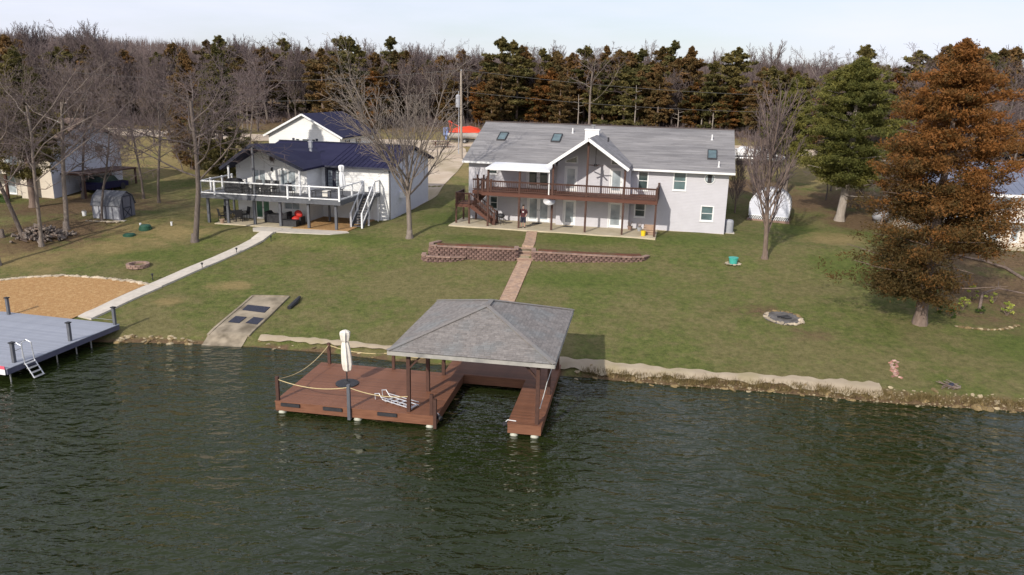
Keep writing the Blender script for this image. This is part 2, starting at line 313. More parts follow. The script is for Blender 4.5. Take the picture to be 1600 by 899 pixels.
# ------------------------------------------------------------------ terrain
def ground_material():
    m = bpy.data.materials.new('ground'); m.use_nodes = True
    n, l = m.node_tree.nodes, m.node_tree.links; b = n['Principled BSDF']; b.inputs['Roughness'].default_value = 0.95; b.inputs['Specular IOR Level'].default_value = 0.15
    g = n.new('ShaderNodeNewGeometry'); at = n.new('ShaderNodeAttribute'); at.attribute_name = 'cover'
    sp = n.new('ShaderNodeSeparateColor'); l.new(at.outputs['Color'], sp.inputs[0])
    def noise(sc, det=4, ro=0.55, st=None):
        q = n.new('ShaderNodeTexNoise'); q.inputs['Scale'].default_value = sc; q.inputs['Detail'].default_value = det; q.inputs['Roughness'].default_value = ro
        if st:
            mp = n.new('ShaderNodeMapping'); mp.inputs['Scale'].default_value = st; l.new(g.outputs['Position'], mp.inputs['Vector']); l.new(mp.outputs['Vector'], q.inputs['Vector'])
        else: l.new(g.outputs['Position'], q.inputs['Vector'])
        return q.outputs['Fac']
    def ramp(f, a, bb, c0=(0,0,0), c1=(1,1,1)):
        r = n.new('ShaderNodeValToRGB'); r.color_ramp.elements[0].position = a; r.color_ramp.elements[1].position = bb
        r.color_ramp.elements[0].color = (*c0, 1); r.color_ramp.elements[1].color = (*c1, 1); l.new(f, r.inputs['Fac']); return r.outputs['Color']
    def mix(f, c1, c2):
        x = n.new('ShaderNodeMixRGB')
        l.new(f, x.inputs['Fac'])
        for s_, c in (('Color1', c1), ('Color2', c2)):
            if isinstance(c, tuple): x.inputs[s_].default_value = (*c, 1)
            else: l.new(c, x.inputs[s_])
        return x.outputs['Color']
    def math_(op, a, bb, clamp=True):
        q = n.new('ShaderNodeMath'); q.operation = op; q.use_clamp = clamp
        for i, c in enumerate((a, bb)):
            if isinstance(c, (int, float)): q.inputs[i].default_value = c
            else: l.new(c, q.inputs[i])
        return q.outputs[0]
    fine = noise(2.6, 9, 0.82)
    grass = mix(ramp(fine, 0.36, 0.66), (0.056, 0.076, 0.017), (0.175, 0.190, 0.055))
    dry = mix(ramp(noise(3.1, 9, 0.82), 0.36, 0.66), (0.110, 0.086, 0.038), (0.290, 0.230, 0.120))
    litter = mix(ramp(noise(4.0, 6, 0.75), 0.3, 0.7), (0.085, 0.055, 0.032), (0.20, 0.135, 0.075))
    straw = mix(ramp(noise(3.0, 6, 0.7, (0.6, 1.6, 1)), 0.3, 0.7), (0.19, 0.145, 0.06), (0.33, 0.25, 0.115))
    patch = math_('MULTIPLY', math_('ADD', ramp(noise(0.21, 6, 0.68), 0.42, 0.60), math_('MULTIPLY', ramp(noise(1.1, 7, 0.78), 0.46, 0.64), 0.85)), 0.6)
    lawn = mix(patch, grass, dry)
    lush = mix(ramp(fine, 0.36, 0.66), (0.052, 0.082, 0.014), (0.130, 0.165, 0.036))
    brk = math_('ADD', math_('MULTIPLY', noise(0.42, 5, 0.7), 0.6, False), math_('MULTIPLY', noise(2.1, 5, 0.75), 0.4, False), False)
    def soft(ch): return ramp(math_('ADD', math_('MULTIPLY', ch, 1.0), math_('MULTIPLY', math_('SUBTRACT', brk, 0.5, False), 2.6, False), False), 0.30, 0.80)
    c = mix(math_('MULTIPLY', soft(sp.outputs[2]), 0.8), lawn, lush)
    c = mix(math_('MULTIPLY', soft(sp.outputs[1]), 0.85), c, straw)
    c = mix(soft(sp.outputs[0]), c, litter)
    l.new(c, b.inputs['Base Color'])
    bp = n.new('ShaderNodeBump'); bp.inputs['Distance'].default_value = 0.10; bp.inputs['Strength'].default_value = 1.0
    l.new(noise(6.0, 6, 0.8), bp.inputs['Height']); l.new(bp.outputs['Normal'], b.inputs['Normal'])
    return m
MT['ground'] = ground_material()

def rng(a, b, st): return list(np.arange(a, b, st))
xs = np.array(rng(-700, -120, 20) + rng(-120, -50, 3.5) + rng(-50, 50, .5) + rng(50, 120, 3.5) + rng(120, 701, 20))
ys = np.array(rng(8, 30, 1.5) + rng(30, 80, .4) + rng(80, 160, 2.5) + rng(160, 780, 15))
GX, GY = np.meshgrid(xs, ys)
GZ = gz_np(GX, GY)
nx, ny = len(xs), len(ys)
tv = np.stack([GX.ravel(), GY.ravel(), GZ.ravel()], 1)
idx = np.arange(nx * ny).reshape(ny, nx)
tf = np.stack([idx[:-1, :-1].ravel(), idx[:-1, 1:].ravel(), idx[1:, 1:].ravel(), idx[1:, :-1].ravel()], 1)
me = bpy.data.meshes.new('ground'); me.from_pydata(tv.tolist(), [], tf.tolist()); me.materials.append(MT['ground'])
D_ = (GY - np.interp(GX, SHX, SHY)) * .985
def blob_w(cx, cy, rx, ry): return np.clip(1.3 - np.sqrt(((GX - cx) / rx) ** 2 + ((GY - cy) / ry) ** 2), 0, 1)
lit = np.clip((GY - 108 + .2 * np.abs(GX)) / 20, 0, 1)
for a in ((-34, 55, 5, 5.5), (-36, 64, 8, 7), (30, 46, 6, 6.5), (33, 52, 6, 5), (-44, 48, 8, 6), (27, 71, 6, 5), (29.5, 64, 4, 6), (33, 72, 7, 6), (24, 78, 6, 5)): lit = np.maximum(lit, blob_w(*a) * .95)
lit = np.maximum(lit, np.clip((1.1 - np.abs(D_ - .2)) / 1.0, 0, 1) * np.clip((GX - 3) / 3, 0, .85))
lit = np.maximum(lit, np.where(D_ < .15, 1.0, 0))
lit = np.maximum(lit, .7 * blob_w(14.4, 43.0, 2.0, 1.2)); lit = np.maximum(lit, .5 * blob_w(16.2, 39.6, 1.8, 1.0))
dry = np.clip((GY - 70) / 15, 0, .75)
for a in ((-27.5, 56.5, 6, 4.2), (-29, 52.5, 4, 2.2), (-33, 50, 6, 4), (-24, 63, 5, 3), (-17.8, 46.3, 2.2, 1.0), (24.5, 57.5, 3.2, 3.0), (-20.5, 43.5, 1.2, .7)): dry = np.maximum(dry, blob_w(*a) * .8)
grn = np.zeros_like(GX)
for a in ((-12, 55, 4.5, 1.6), (-26, 51.5, 5, 1.8), (13, 56, 4.5, 3.2), (5, 55.5, 6, 2), (22, 50, 3.5, 4), (-6, 62, 3, 5), (-3, 55, 3.4, 1.8), (4, 47.5, 7, 2.2), (23, 60.5, 3, 4), (28, 38, 5, 3)): grn = np.maximum(grn, blob_w(*a) * .8)
ca = me.color_attributes.new('cover', 'FLOAT_COLOR', 'POINT')
ca.data.foreach_set('color', np.stack([lit.ravel(), dry.ravel(), grn.ravel(), np.ones(nx * ny)], 1).ravel().astype(np.float32))
ground = link('ground', me, smooth=True, kind='structure')

# ------------------------------------------------------------------ lake
def water_material():
    m = bpy.data.materials.new('water'); m.use_nodes = True
    n, l = m.node_tree.nodes, m.node_tree.links; b = n['Principled BSDF']
    b.inputs['Roughness'].default_value = 0.03; b.inputs['IOR'].default_value = 1.33
    g = n.new('ShaderNodeNewGeometry')
    nz0 = n.new('ShaderNodeTexNoise'); nz0.inputs['Scale'].default_value = 0.12; nz0.inputs['Detail'].default_value = 3; l.new(g.outputs['Position'], nz0.inputs['Vector'])
    rp = n.new('ShaderNodeValToRGB'); rp.color_ramp.elements[0].position = .35; rp.color_ramp.elements[1].position = .68
    rp.color_ramp.elements[0].color = (0.0125, 0.0190, 0.0045, 1); rp.color_ramp.elements[1].color = (0.0195, 0.0260, 0.0075, 1)
    l.new(nz0.outputs['Fac'], rp.inputs['Fac']); l.new(rp.outputs['Color'], b.inputs['Base Color'])
    tot = None
    for sc, st, rot, amp in ((0.42, (1, 1.8, 1), 18, 1.0), (1.1, (1, 2.0, 1), 30, 0.70), (2.5, (1, 1.8, 1), 10, 0.26), (6.0, (1, 1.5, 1), 35, 0.045)):
        mp = n.new('ShaderNodeMapping'); mp.inputs['Rotation'].default_value = (0, 0, R(rot)); mp.inputs['Scale'].default_value = st
        l.new(g.outputs['Position'], mp.inputs['Vector'])
        q = n.new('ShaderNodeTexNoise'); q.inputs['Scale'].default_value = sc; q.inputs['Detail'].default_value = 2; q.inputs['Distortion'].default_value = 0.5
        l.new(mp.outputs['Vector'], q.inputs['Vector'])
        k = n.new('ShaderNodeMath'); k.operation = 'MULTIPLY'; k.inputs[1].default_value = amp; l.new(q.outputs['Fac'], k.inputs[0])
        if tot is None: tot = k.outputs[0]
        else:
            a = n.new('ShaderNodeMath'); a.operation = 'ADD'; l.new(tot, a.inputs[0]); l.new(k.outputs[0], a.inputs[1]); tot = a.outputs[0]
    # wind patches: calmer and rougher areas
    nw = n.new('ShaderNodeTexNoise'); nw.inputs['Scale'].default_value = 0.10; nw.inputs['Detail'].default_value = 2; l.new(g.outputs['Position'], nw.inputs['Vector'])
    mr = n.new('ShaderNodeMapRange'); mr.inputs['From Min'].default_value = .35; mr.inputs['From Max'].default_value = .65; mr.inputs['To Min'].default_value = 0.13; mr.inputs['To Max'].default_value = 0.33
    l.new(nw.outputs['Fac'], mr.inputs['Value'])
    bp = n.new('ShaderNodeBump'); bp.inputs['Strength'].default_value = 1.0; l.new(mr.outputs['Result'], bp.inputs['Distance'])
    l.new(tot, bp.inputs['Height']); l.new(bp.outputs['Normal'], b.inputs['Normal'])
    return m
MT['water'] = water_material()
w = MB(); w.add([(-700, -260, 0), (700, -260, 0), (700, 44, 0), (-700, 44, 0)], [(0, 1, 2, 3)])
w.build('lake_water', 'water', kind='structure')

# ------------------------------------------------------------------ trees
def grow(rr, segs, p, d, L, r, lev, P):
    n = P['n'][lev]; step = L / n; pts = [p.copy()]; dirs = []
    r_end = max(P['rmin'], r * P['taper'][lev]); q = p.copy(); dd = d.copy()
    for i in range(n):
        w_ = P['wig'][lev]
        dd = (dd + Vector((rr.uniform(-w_, w_), rr.uniform(-w_, w_), rr.uniform(-w_, w_) * .6)) + Vector((0, 0, P['up'][lev]))).normalized()
        q2 = q + dd * step
        ra, rb = r + (r_end - r) * i / n, r + (r_end - r) * (i + 1) / n
        segs.append((lev, q.copy(), q2.copy(), ra, rb)); pts.append(q2.copy()); dirs.append(dd.copy()); q = q2
    if lev + 1 >= len(P['n']): return
    k = P['kids'][lev]; t0 = P['start'][lev]; az = rr.uniform(0, 6.28)
    for j in range(k):
        t = t0 + (1 - t0) * ((j + rr.uniform(0, .9)) / k); x = min(n - 1e-4, t * n); i = int(x)
        base = pts[i].lerp(pts[i + 1], x - i); dv = dirs[i]
        az += 2.4 + rr.uniform(-.5, .5)
        side = dv.cross(Vector((0, 0, 1)) if abs(dv.z) < .95 else Vector((1, 0, 0))).normalized()
        o = Quaternion(dv, az) @ side
        an = R(P['ang'][lev]) * rr.uniform(.7, 1.25)
        nd = (dv * math.cos(an) + o * math.sin(an)).normalized()
        ln = L * P['ratio'][lev] * rr.uniform(.65, 1.15) * (1 - P['fall'][lev] * (t - t0) / max(1e-3, 1 - t0))
        rk = max(P['rmin'], min((r + (r_end - r) * t) * .75, r * P['rr'][lev]))
        grow(rr, segs, base, nd, ln, rk, lev + 1, P)

def segs_mesh(name, segs, material, sides):
    m = MB()
    for lev, a, b, ra, rb in segs:
        n = sides[min(lev, len(sides) - 1)]
        m.tube([a, b], [ra, rb], n, cap=False)
    return m.mesh(name, material)

VASE = dict(n=[4, 5, 4, 3, 2], taper=[.8, .25, .3, .4, .5], wig=[.05, .10, .14, .2, .25], up=[0, .10, .08, .05, .03], kids=[11, 9, 6, 4], start=[.62, .18, .15, .15],
            ang=[38, 34, 34, 38], ratio=[2.2, .48, .5, .55], fall=[.35, .45, .4, .3], rr=[.42, .45, .5, .6], rmin=.009)
BROAD = dict(n=[5, 7, 4, 3, 2], taper=[.55, .2, .3, .4, .5], wig=[.10, .30, .30, .3, .3], up=[0, .06, .04, .02, 0], kids=[10, 9, 7, 5], start=[.42, .15, .12, .12],
             ang=[58, 46, 44, 46], ratio=[.85, .5, .5, .55], fall=[.45, .4, .4, .3], rr=[.36, .42, .5, .6], rmin=.009)
UPRIGHT = dict(n=[6, 5, 4, 2], taper=[.5, .25, .35, .5], wig=[.05, .09, .13, .2], up=[0, .16, .10, .06], kids=[24, 9, 6], start=[.18, .15, .15],
               ang=[30, 26, 30], ratio=[.62, .42, .5], fall=[.45, .4, .3], rr=[.42, .45, .6], rmin=.009)

def bare_tree(name, label, loc, H, r, P, seed, lean=(0, 0), bark='bark_grey', twig='twig', group=None, trunk_frac=.34, rmin=None):
    rr = random.Random(seed); P = dict(P)
    if rmin: P['rmin'] = rmin
    t = thing(name, label, 'tree', loc, rr.uniform(0, 6.28) if not lean[0] and not lean[1] else 0, group)
    segs = []; grow(rr, segs, Vector((0, 0, -.25)), Vector((lean[0], lean[1], 1)).normalized(), H * trunk_frac, r, 0, P)
    top = max(s[2].z for s in segs); k = H / top
    segs = [(lv, a * k, b * k, ra, rb) for lv, a, b, ra, rb in segs]
    tr = [s for s in segs if s[0] <= 1]; cr = [s for s in segs if s[0] > 1]
    m = MB()
    for lev, a, b, ra, rb in tr: m.tube([a, b], [ra, rb], 7 if lev == 0 else 5, cap=False)
    m.lathe(0, 0, [(-.3, r * 1.9), (.05, r * 1.5), (.3, r * 1.12), (.6, r * 1.02)], 8)
    m.build('trunk', bark, t, smooth=True)
    link('crown', segs_mesh('crown', cr, twig, [4, 4, 4, 3, 3]), t)
    return t

def cedar_mesh(name, seed, H, W, base, clumps, per, leaf, material, tint_fn=None, prof=None, lobes=5, fill=0.35, amp=1.0, adj=None, bough=5, lead=16, sz=1.0):
    rr = np.random.default_rng(seed)
    prof = prof or ([0, .08, .25, .5, .75, .92, 1.0], [.45, .85, 1.0, .82, .52, .25, .03])
    # branch layers: clumps sit along boughs
    nb = max(8, clumps // bough)
    bh = np.sort(rr.uniform(0, 1, nb)); ba = rr.uniform(0, 6.283, nb)
    br = np.interp(bh, *prof) * W * rr.uniform(.6, 1.12, nb)
    ph = rr.uniform(0, 6.28, 4)
    which = rr.integers(0, nb, clumps)
    t = rr.beta(2.2, 1.0, clumps) * (1 - fill) + rr.uniform(0, 1, clumps) * fill
    lob = 1 + amp * .16 * np.sin(lobes * ba[which] + ph[0] + 7 * bh[which]) + amp * .10 * np.sin(3 * ba[which] - 11 * bh[which] + ph[1])
    rad = br[which] * t * lob
    ang = ba[which] + rr.normal(0, .22, clumps)
    hz = base + bh[which] * (H - base) + rad * .10 + rr.normal(0, .03 * H / 4, clumps)
    nl = max(4, clumps // lead); ld_i = rr.choice(clumps, nl, replace=False); th_ = rr.uniform(.80, 1.03, nl)
    hz[ld_i] = base + th_ * (H - base); rad[ld_i] = rr.uniform(0, 1, nl) * W * .42 * np.clip(1.04 - th_, 0, 1); bh = bh.copy()
    C = np.stack([rad * np.cos(ang), rad * np.sin(ang), hz], 1)
    if adj: C = adj(C, rr)
    size = rr.uniform(.55, 1.25, clumps) * W * .13 * (1.15 - .55 * bh[which]); size *= sz; size[ld_i] *= np.clip(1.15 - th_, .12, 1) * 2.2
    tint_c = np.clip(rr.normal(.5, .2, clumps) + .25 * np.sin(ba[which] * 2 + ph[2]), 0, 1) if tint_fn is None else np.clip(tint_fn(C, rr), 0, 1)
    N = clumps * per; ci = np.repeat(np.arange(clumps), per)
    off = rr.normal(0, 1, (N, 3)); off /= np.linalg.norm(off, axis=1)[:, None] + 1e-6; off *= (rr.uniform(0, 1, N) ** .5)[:, None]
    off *= np.stack([size[ci], size[ci], size[ci] * .6], 1)
    P0 = C[ci] + off
    outw = np.stack([np.cos(ang[ci]), np.sin(ang[ci]), np.full(N, .25)], 1)
    d = outw * .6 + rr.normal(0, .6, (N, 3)); d /= np.linalg.norm(d, axis=1)[:, None]
    s_ = np.cross(d, rr.normal(0, 1, (N, 3))); s_ /= np.linalg.norm(s_, axis=1)[:, None] + 1e-6
    ll = leaf * rr.uniform(.6, 1.4, N)[:, None]
    V = np.stack([P0 - d * ll * .5 - s_ * ll * .22, P0 - d * ll * .5 + s_ * ll * .22, P0 + d * ll * .6], 1).reshape(-1, 3)
    F = np.arange(N * 3).reshape(-1, 3)
    me = bpy.data.meshes.new(name); me.from_pydata(V.tolist(), [], F.tolist()); me.materials.append(MT[material])
    tc = np.clip(np.repeat(tint_c[ci] + rr.normal(0, .08, N), 3), 0, 1)
    a = me.color_attributes.new('tint', 'FLOAT_COLOR', 'POINT')
    a.data.foreach_set('color', np.stack([tc, tc, tc, np.ones_like(tc)], 1).ravel().astype(np.float32))
    boughs = [(bh[i], ba[i], br[i]) for i in range(nb)]
    return me, boughs

def cedar_trunk(m, H, r, base, boughs, seed, nb=30, lean=(0, 0), dead=0):
    rr = random.Random(seed)
    m.tube([(0, 0, -.3), (lean[0]*.02*H, 0, .04*H), (lean[0]*.2*H, lean[1]*.2*H, .3*H), (lean[0]*.1*H, lean[1]*.1*H, .65*H), (0, 0, .97*H)], [r*1.7, r*1.1, r*.9, r*.5, .02], 7, cap=False)
    for h, a, b in boughs[::max(1, len(boughs) // nb)]:
        z = base + h * (H - base)
        m.tube([(0, 0, z - .25), (math.cos(a)*b*.5, math.sin(a)*b*.5, z), (math.cos(a)*b*.92, math.sin(a)*b*.92, z + b*.08)], [r*.22, r*.14, .012], 4, cap=False)
    for k in range(dead):
        a = rr.uniform(0, 6.28); z = rr.uniform(.12, .75) * H; b = rr.uniform(.6, 1.25) * 2.6
        p = [(0, 0, z), (math.cos(a)*b*.5, math.sin(a)*b*.5, z + rr.uniform(-.1, .4)), (math.cos(a + .2)*b, math.sin(a + .2)*b, z + rr.uniform(-.2, .8))]
        m.tube(p, [.05, .03, .01], 4, cap=False)
        for j in range(3):
            q = Vector(p[1]).lerp(Vector(p[2]), rr.random()); e = q + Vector((rr.uniform(-.5, .5), rr.uniform(-.5, .5), rr.uniform(0, .6)))
            m.tube([q, e], [.018, .006], 3, cap=False)

def cedar(name, label, loc, H, W, base, r, seed, clumps, per, leaf, material, tint_fn=None, prof=None, bark='bark_brown', lean=(0, 0), dead=0, group=None, fill=.35, amp=1.0, adj=None, bough=5, lead=16, sz=1.0):
    t = thing(name, label, 'tree', loc, 0, group)
    me, bo = cedar_mesh('crown', seed, H, W, base, clumps, per, leaf, material, tint_fn, prof, fill=fill, amp=amp, adj=adj, bough=bough, lead=lead, sz=sz)
    m = MB(); cedar_trunk(m, H, r, base, bo, seed, 40, lean, dead); m.build('trunk', bark, t, smooth=True)
    link('crown', me, t)
    return t

# hero trees
def orange_shape(C, rr):   # the lower right side of the crown is bare, the waist is pinched
    low = (C[:, 2] < 4.4) & (C[:, 0] > .6); C = C.copy()
    C[low, 2] = 4.4 + rr.uniform(0, 3.2, low.sum()); C[low, 0] *= .9
    return C
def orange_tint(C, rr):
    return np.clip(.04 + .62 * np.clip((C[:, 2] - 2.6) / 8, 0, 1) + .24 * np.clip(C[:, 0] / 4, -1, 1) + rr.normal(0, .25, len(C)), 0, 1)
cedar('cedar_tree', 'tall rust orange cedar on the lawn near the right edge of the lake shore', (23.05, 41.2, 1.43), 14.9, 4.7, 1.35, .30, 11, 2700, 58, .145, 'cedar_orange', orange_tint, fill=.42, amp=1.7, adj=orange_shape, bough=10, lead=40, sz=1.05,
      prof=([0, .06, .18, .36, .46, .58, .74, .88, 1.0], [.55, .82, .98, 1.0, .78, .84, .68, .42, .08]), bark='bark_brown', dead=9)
cedar('cedar_tree', 'olive green cedar with bare lower trunk right of the round topped white shed', (27.7, 64.3, gz(27.7, 64.3)), 13.0, 4.3, 3.1, .34, 12, 2300, 56, .18, 'cedar_green',
      prof=([0, .08, .25, .5, .72, .88, 1.0], [.5, .85, 1.0, .97, .80, .50, .10]), bark='bark_pale', lean=(.12, 0), dead=6, amp=1.8, bough=8, lead=40, fill=.4)
cedar('cedar_tree', 'smaller green cedar with thin grey trunk behind the round topped white shed', (26.4, 74.5, gz(26.4, 74.5)), 11.0, 2.9, 3.6, .22, 13, 900, 50, .2, 'cedar_green', bark='bark_grey')
cedar('cedar_tree', 'dark green cedar standing left of the navy roofed house', (-29.0, 76.0, gz(-29, 76)), 12.8, 3.3, .8, .25, 14, 1280, 54, .2, 'cedar_olive', dead=8)
cedar('cedar_tree', 'dark olive cedar beside the tan house chimney at the far left', (-39.8, 62.5, gz(-39.8, 62.5)), 12.4, 3.6, 2.5, .28, 15, 1280, 50, .2, 'cedar_olive', dead=6)
cedar('cedar_tree', 'low dark cedar shading the porch of the tan house at the left edge', (-45.6, 63.0, gz(-45.6, 63)), 11.5, 3.0, 5.6, .25, 16, 992, 50, .2, 'cedar_olive', dead=6)
cedar('cedar_tree', 'brownish cedar behind the leafless tree left of the navy roofed house', (-34.5, 82.0, gz(-34.5, 82)), 12.0, 3.2, .6, .25, 17, 1040, 50, .2, 'cedar_rust')

bare_tree('maple_tree', 'large leafless grey maple on the lawn between the two main houses', (-7.71, 55.7, 2.75), 14.8, .20, VASE, 21, twig='bark_grey', bark='bark_grey', trunk_frac=.30)
bare_tree('ornamental_tree', 'upright leafless tree in front of the round topped white shed', (17.37, 51.4, 2.75), 12.2, .17, UPRIGHT, 22, bark='bark_brown', twig='twig_purple', trunk_frac=.60)
bare_tree('bare_tree', 'spreading leafless tree standing left of the white railed deck', (-23.15, 54.3, 2.35), 14.2, .21, BROAD, 23, bark='bark_dark', twig='twig_purple', trunk_frac=.55)
for i, (x, y, h, r_, ln, lab) in enumerate((
    (-33.06, 52.2, 14.0, .17, (.05, .0), 'leafless tree with a pale trunk rising beside the firewood pile'),
    (-34.8, 53.2, 13.6, .20, (-.12, .0), 'left leaning leafless tree behind the firewood pile'),
    (-36.6, 53.5, 13.0, .14, (-.25, .1), 'thin leafless tree leaning hard to the left at the left edge of the lawn'),
    (-33.2, 55.6, 13.5, .22, (.02, .05), 'thick trunked leafless tree just behind the firewood pile'),
    (-31.8, 58.0, 10.0, .12, (.06, .0), 'slim leafless tree standing in front of the grey gambrel shed'),
    (-38.3, 67.2, 12.0, .15, (.05, .0), 'leafless tree in front of the grey gable wall of the tan house'),
    (-33.6, 48.3, 13.0, .18, (-.10, .0), 'leafless tree at the left edge nearest the wood chip bed'),
    (-31.0, 66.0, 12.5, .14, (.03, .0), 'leafless tree behind the grey gambrel shed'),
    (-33.3, 68.0, 12.0, .13, (-.03, .0), 'slender dark leafless tree between the gambrel shed and the tan house'))):
    bare_tree('bare_tree', lab, (x, y, gz(x, y)), h, r_ * .82, dict(BROAD, kids=[9, 8, 6, 4]), 30 + i, ln, bark='bark_dark' if i % 3 else 'bark_grey', twig='twig' if i % 2 else 'twig_purple', trunk_frac=.56, group='leafless trees in the left grove')
bare_tree('bare_tree', 'small leafless tree under the green cedar beside the grey fuel tank', (29.9, 61.6, gz(29.9, 61.6)), 6.5, .08, BROAD, 45, bark='bark_brown', twig='twig_purple', trunk_frac=.45)
bare_tree('bare_tree', 'small leafless brushy tree beside the right gable of the grey house', (19.4, 66.5, gz(19.4, 66.5)), 6.0, .06, UPRIGHT, 46, bark='bark_brown', twig='twig_purple', trunk_frac=.6)
for i, (x, y, h) in enumerate(((36, 66, 14.5), (40.5, 63, 13.5), (33.0, 76, 14.0), (44, 72, 14))):
    bare_tree('bare_tree', 'tall leafless tree behind the slate blue roof at the right edge', (x, y, gz(x, y)), h, .13, BROAD, 50 + i, bark='bark_grey', twig='twig_purple', group='tall leafless trees behind the slate blue roof')

for i, (x, y, h) in enumerate(((31.0, 68.5, 6.5), (29.5, 72.0, 6.0), (32.8, 65.5, 6.5), (24.2, 77.0, 6.0), (31.5, 76.0, 8.0), (27.5, 80.5, 7.0), (22.6, 72.0, 4.5), (34.5, 70.5, 8.0))):
    bare_tree('brush_tree', 'brushy leafless sapling in the thicket behind the green cedar', (x, y, gz(x, y)), h, .06, BROAD if i % 2 else UPRIGHT, 70 + i, bark='bark_dark', twig='twig_purple', group='leafless saplings in the thicket behind the green cedar', trunk_frac=.45)
# forest behind: prototypes, then copies
frr = random.Random(99)
protoC = []
for i, (h, w_, mt) in enumerate(((10.6, 2.7, 'cedar_rust'), (11.4, 2.9, 'cedar_olive'), (9.8, 2.5, 'cedar_rust'), (10.6, 3.1, 'cedar_olive'), (8.6, 2.4, 'cedar_orange'), (11.2, 2.7, 'cedar_rust'))):
    me, bo = cedar_mesh('crown', 200 + i, h, w_, .5, 600, 22, .44, mt, prof=([0, .1, .3, .55, .78, .92, 1.0], [.6, .85, 1.0, .96, .78, .46, .08]), fill=.55, amp=1.9, bough=9, lead=34)
    m = MB(); cedar_trunk(m, h, .17, .9, bo, i, 12)
    protoC.append((me, m.mesh('trunk', 'bark_brown'), mt))
protoB = []
for i in range(5):
    P = dict(BROAD if i % 2 else UPRIGHT); P['rmin'] = .016
    if len(P['n']) == 5: P['kids'] = [8, 6, 5, 3]
    segs = []; grow(random.Random(300 + i), segs, Vector((0, 0, -.3)), Vector((0, 0, 1)), 7.0, .17, 0, P)
    k = 12.0 / max(s[2].z for s in segs); segs = [(lv, a * k, b * k, ra, rb) for lv, a, b, ra, rb in segs]
    tm = segs_mesh('trunk', [s for s in segs if s[0] <= 1], 'bark_grey' if i in (1, 3) else 'bark_dark', [5, 4])
    cm = segs_mesh('crown', [s for s in segs if s[0] > 1], 'twig_purple', [3])
    protoB.append((cm, tm))
def zone(x): return 'far left of the navy roofed house' if x < -48 else 'behind the navy roofed house' if x < -12 else 'behind the left half of the grey house' if x < 9 else 'behind the right half of the grey house' if x < 30 else 'behind the round topped white shed' if x < 45 else 'beyond the orange cedar at the right edge'
CED_LAB = {'cedar_rust': 'rust brown forest cedar %s', 'cedar_olive': 'dark olive forest cedar %s', 'cedar_orange': 'bright orange brown forest cedar %s'}
def forest_tree(x, y, kind, i, s, rz):
    if kind == 'c':
        cm, tm, mt = protoC[i]; t = thing('forest_cedar', CED_LAB[mt] % zone(x), 'tree', (x, y, gz(x, y)), rz, 'cedars along the forest edge')
    else:
        cm, tm = protoB[i]; t = thing('forest_tree', 'leafless forest tree %s' % zone(x), 'tree', (x, y, gz(x, y)), rz, 'leafless trees of the forest')
    k_ = 1.3 if kind == 'c' else 1.0; t.scale = (s * k_ * frr.uniform(.85, 1.15), s * k_ * frr.uniform(.85, 1.15), s * (1.06 if kind == 'c' else 1))
    link('trunk', tm, t); link('crown', cm, t)
def edge_y(x):
    return float(np.interp(x, [-110, -70, -45, -10, 30, 45, 60, 110], [104, 104, 122, 131, 128, 100, 92, 96]))
nC = nB = 0
for row in range(4):
    x = -108 + row * 1.3
    while x < 108:
        y = edge_y(x) + row * 4.6 + frr.uniform(-2.4, 2.4)
        cen = x > -25 or x < -95
        pc = (.93 if x > -6 else .62) if row < 3 else (.8 if x > -6 else .4)
        if frr.random() < pc:
            i = frr.choices(range(6), [3, 3, 3, 2, 1.0, 3])[0]
            if x < -8 and i == 4: i = 1
            forest_tree(x, y, 'c', i, frr.uniform(.74, 1.08) * (.92 if row == 0 else 1.04), frr.uniform(0, 6.28)); nC += 1
        else:
            forest_tree(x, y, 'b', frr.randrange(5), frr.uniform(.75, 1.1), frr.uniform(0, 6.28)); nB += 1
        x += frr.uniform(2.2, 3.4) if x > -12 else frr.uniform(2.6, 4.2)
for k in range(60):   # tall leafless trees that stand above the cedars
    x = frr.uniform(-95, 100); forest_tree(x, edge_y(x) + frr.uniform(18, 30), 'b', frr.randrange(5), frr.uniform(.95, 1.2), frr.uniform(0, 6.28)); nB += 1
for x, y, i, s in ((-21.5, 118, 4, .95), (-25.5, 121, 1, 1.05), (-29, 117, 0, .98), (28.5, 125.5, 4, .85), (-4, 127, 2, .7), (7, 126, 0, .75)): forest_tree(x, y, 'c', i, s, i)
for k in range(12):
    x = frr.uniform(-62, -32); forest_tree(x, frr.uniform(88, 112), 'b', frr.randrange(5), frr.uniform(.7, .95), frr.uniform(0, 6.28))
for k, x in enumerate((10.0, 19.1, 26.0, 29.7, 31.0)):   # pale dead snags in front of the cedars
    y = edge_y(x) - 3.0; h = (5.4, 7.0, 3.2, 6.4, 4.4)[k]
    t = thing('dead_snag', 'pale broken dead trunk standing in front of the forest cedars', 'tree', (x, y, gz(x, y)), 0, 'pale dead snags at the forest edge')
    m = MB(); m.tube([(0, 0, -.3), (.05, 0, h * .5), (-.05, 0, h)], [.11, .09, .04], 6); 
    for j in range(5): zz = h * (.45 + .1 * j); m.tube([(0, 0, zz), ((-1) ** j * .9, .2, zz + .25)], [.05, .015], 4)
    m.build('trunk', 'bark_pale', t)

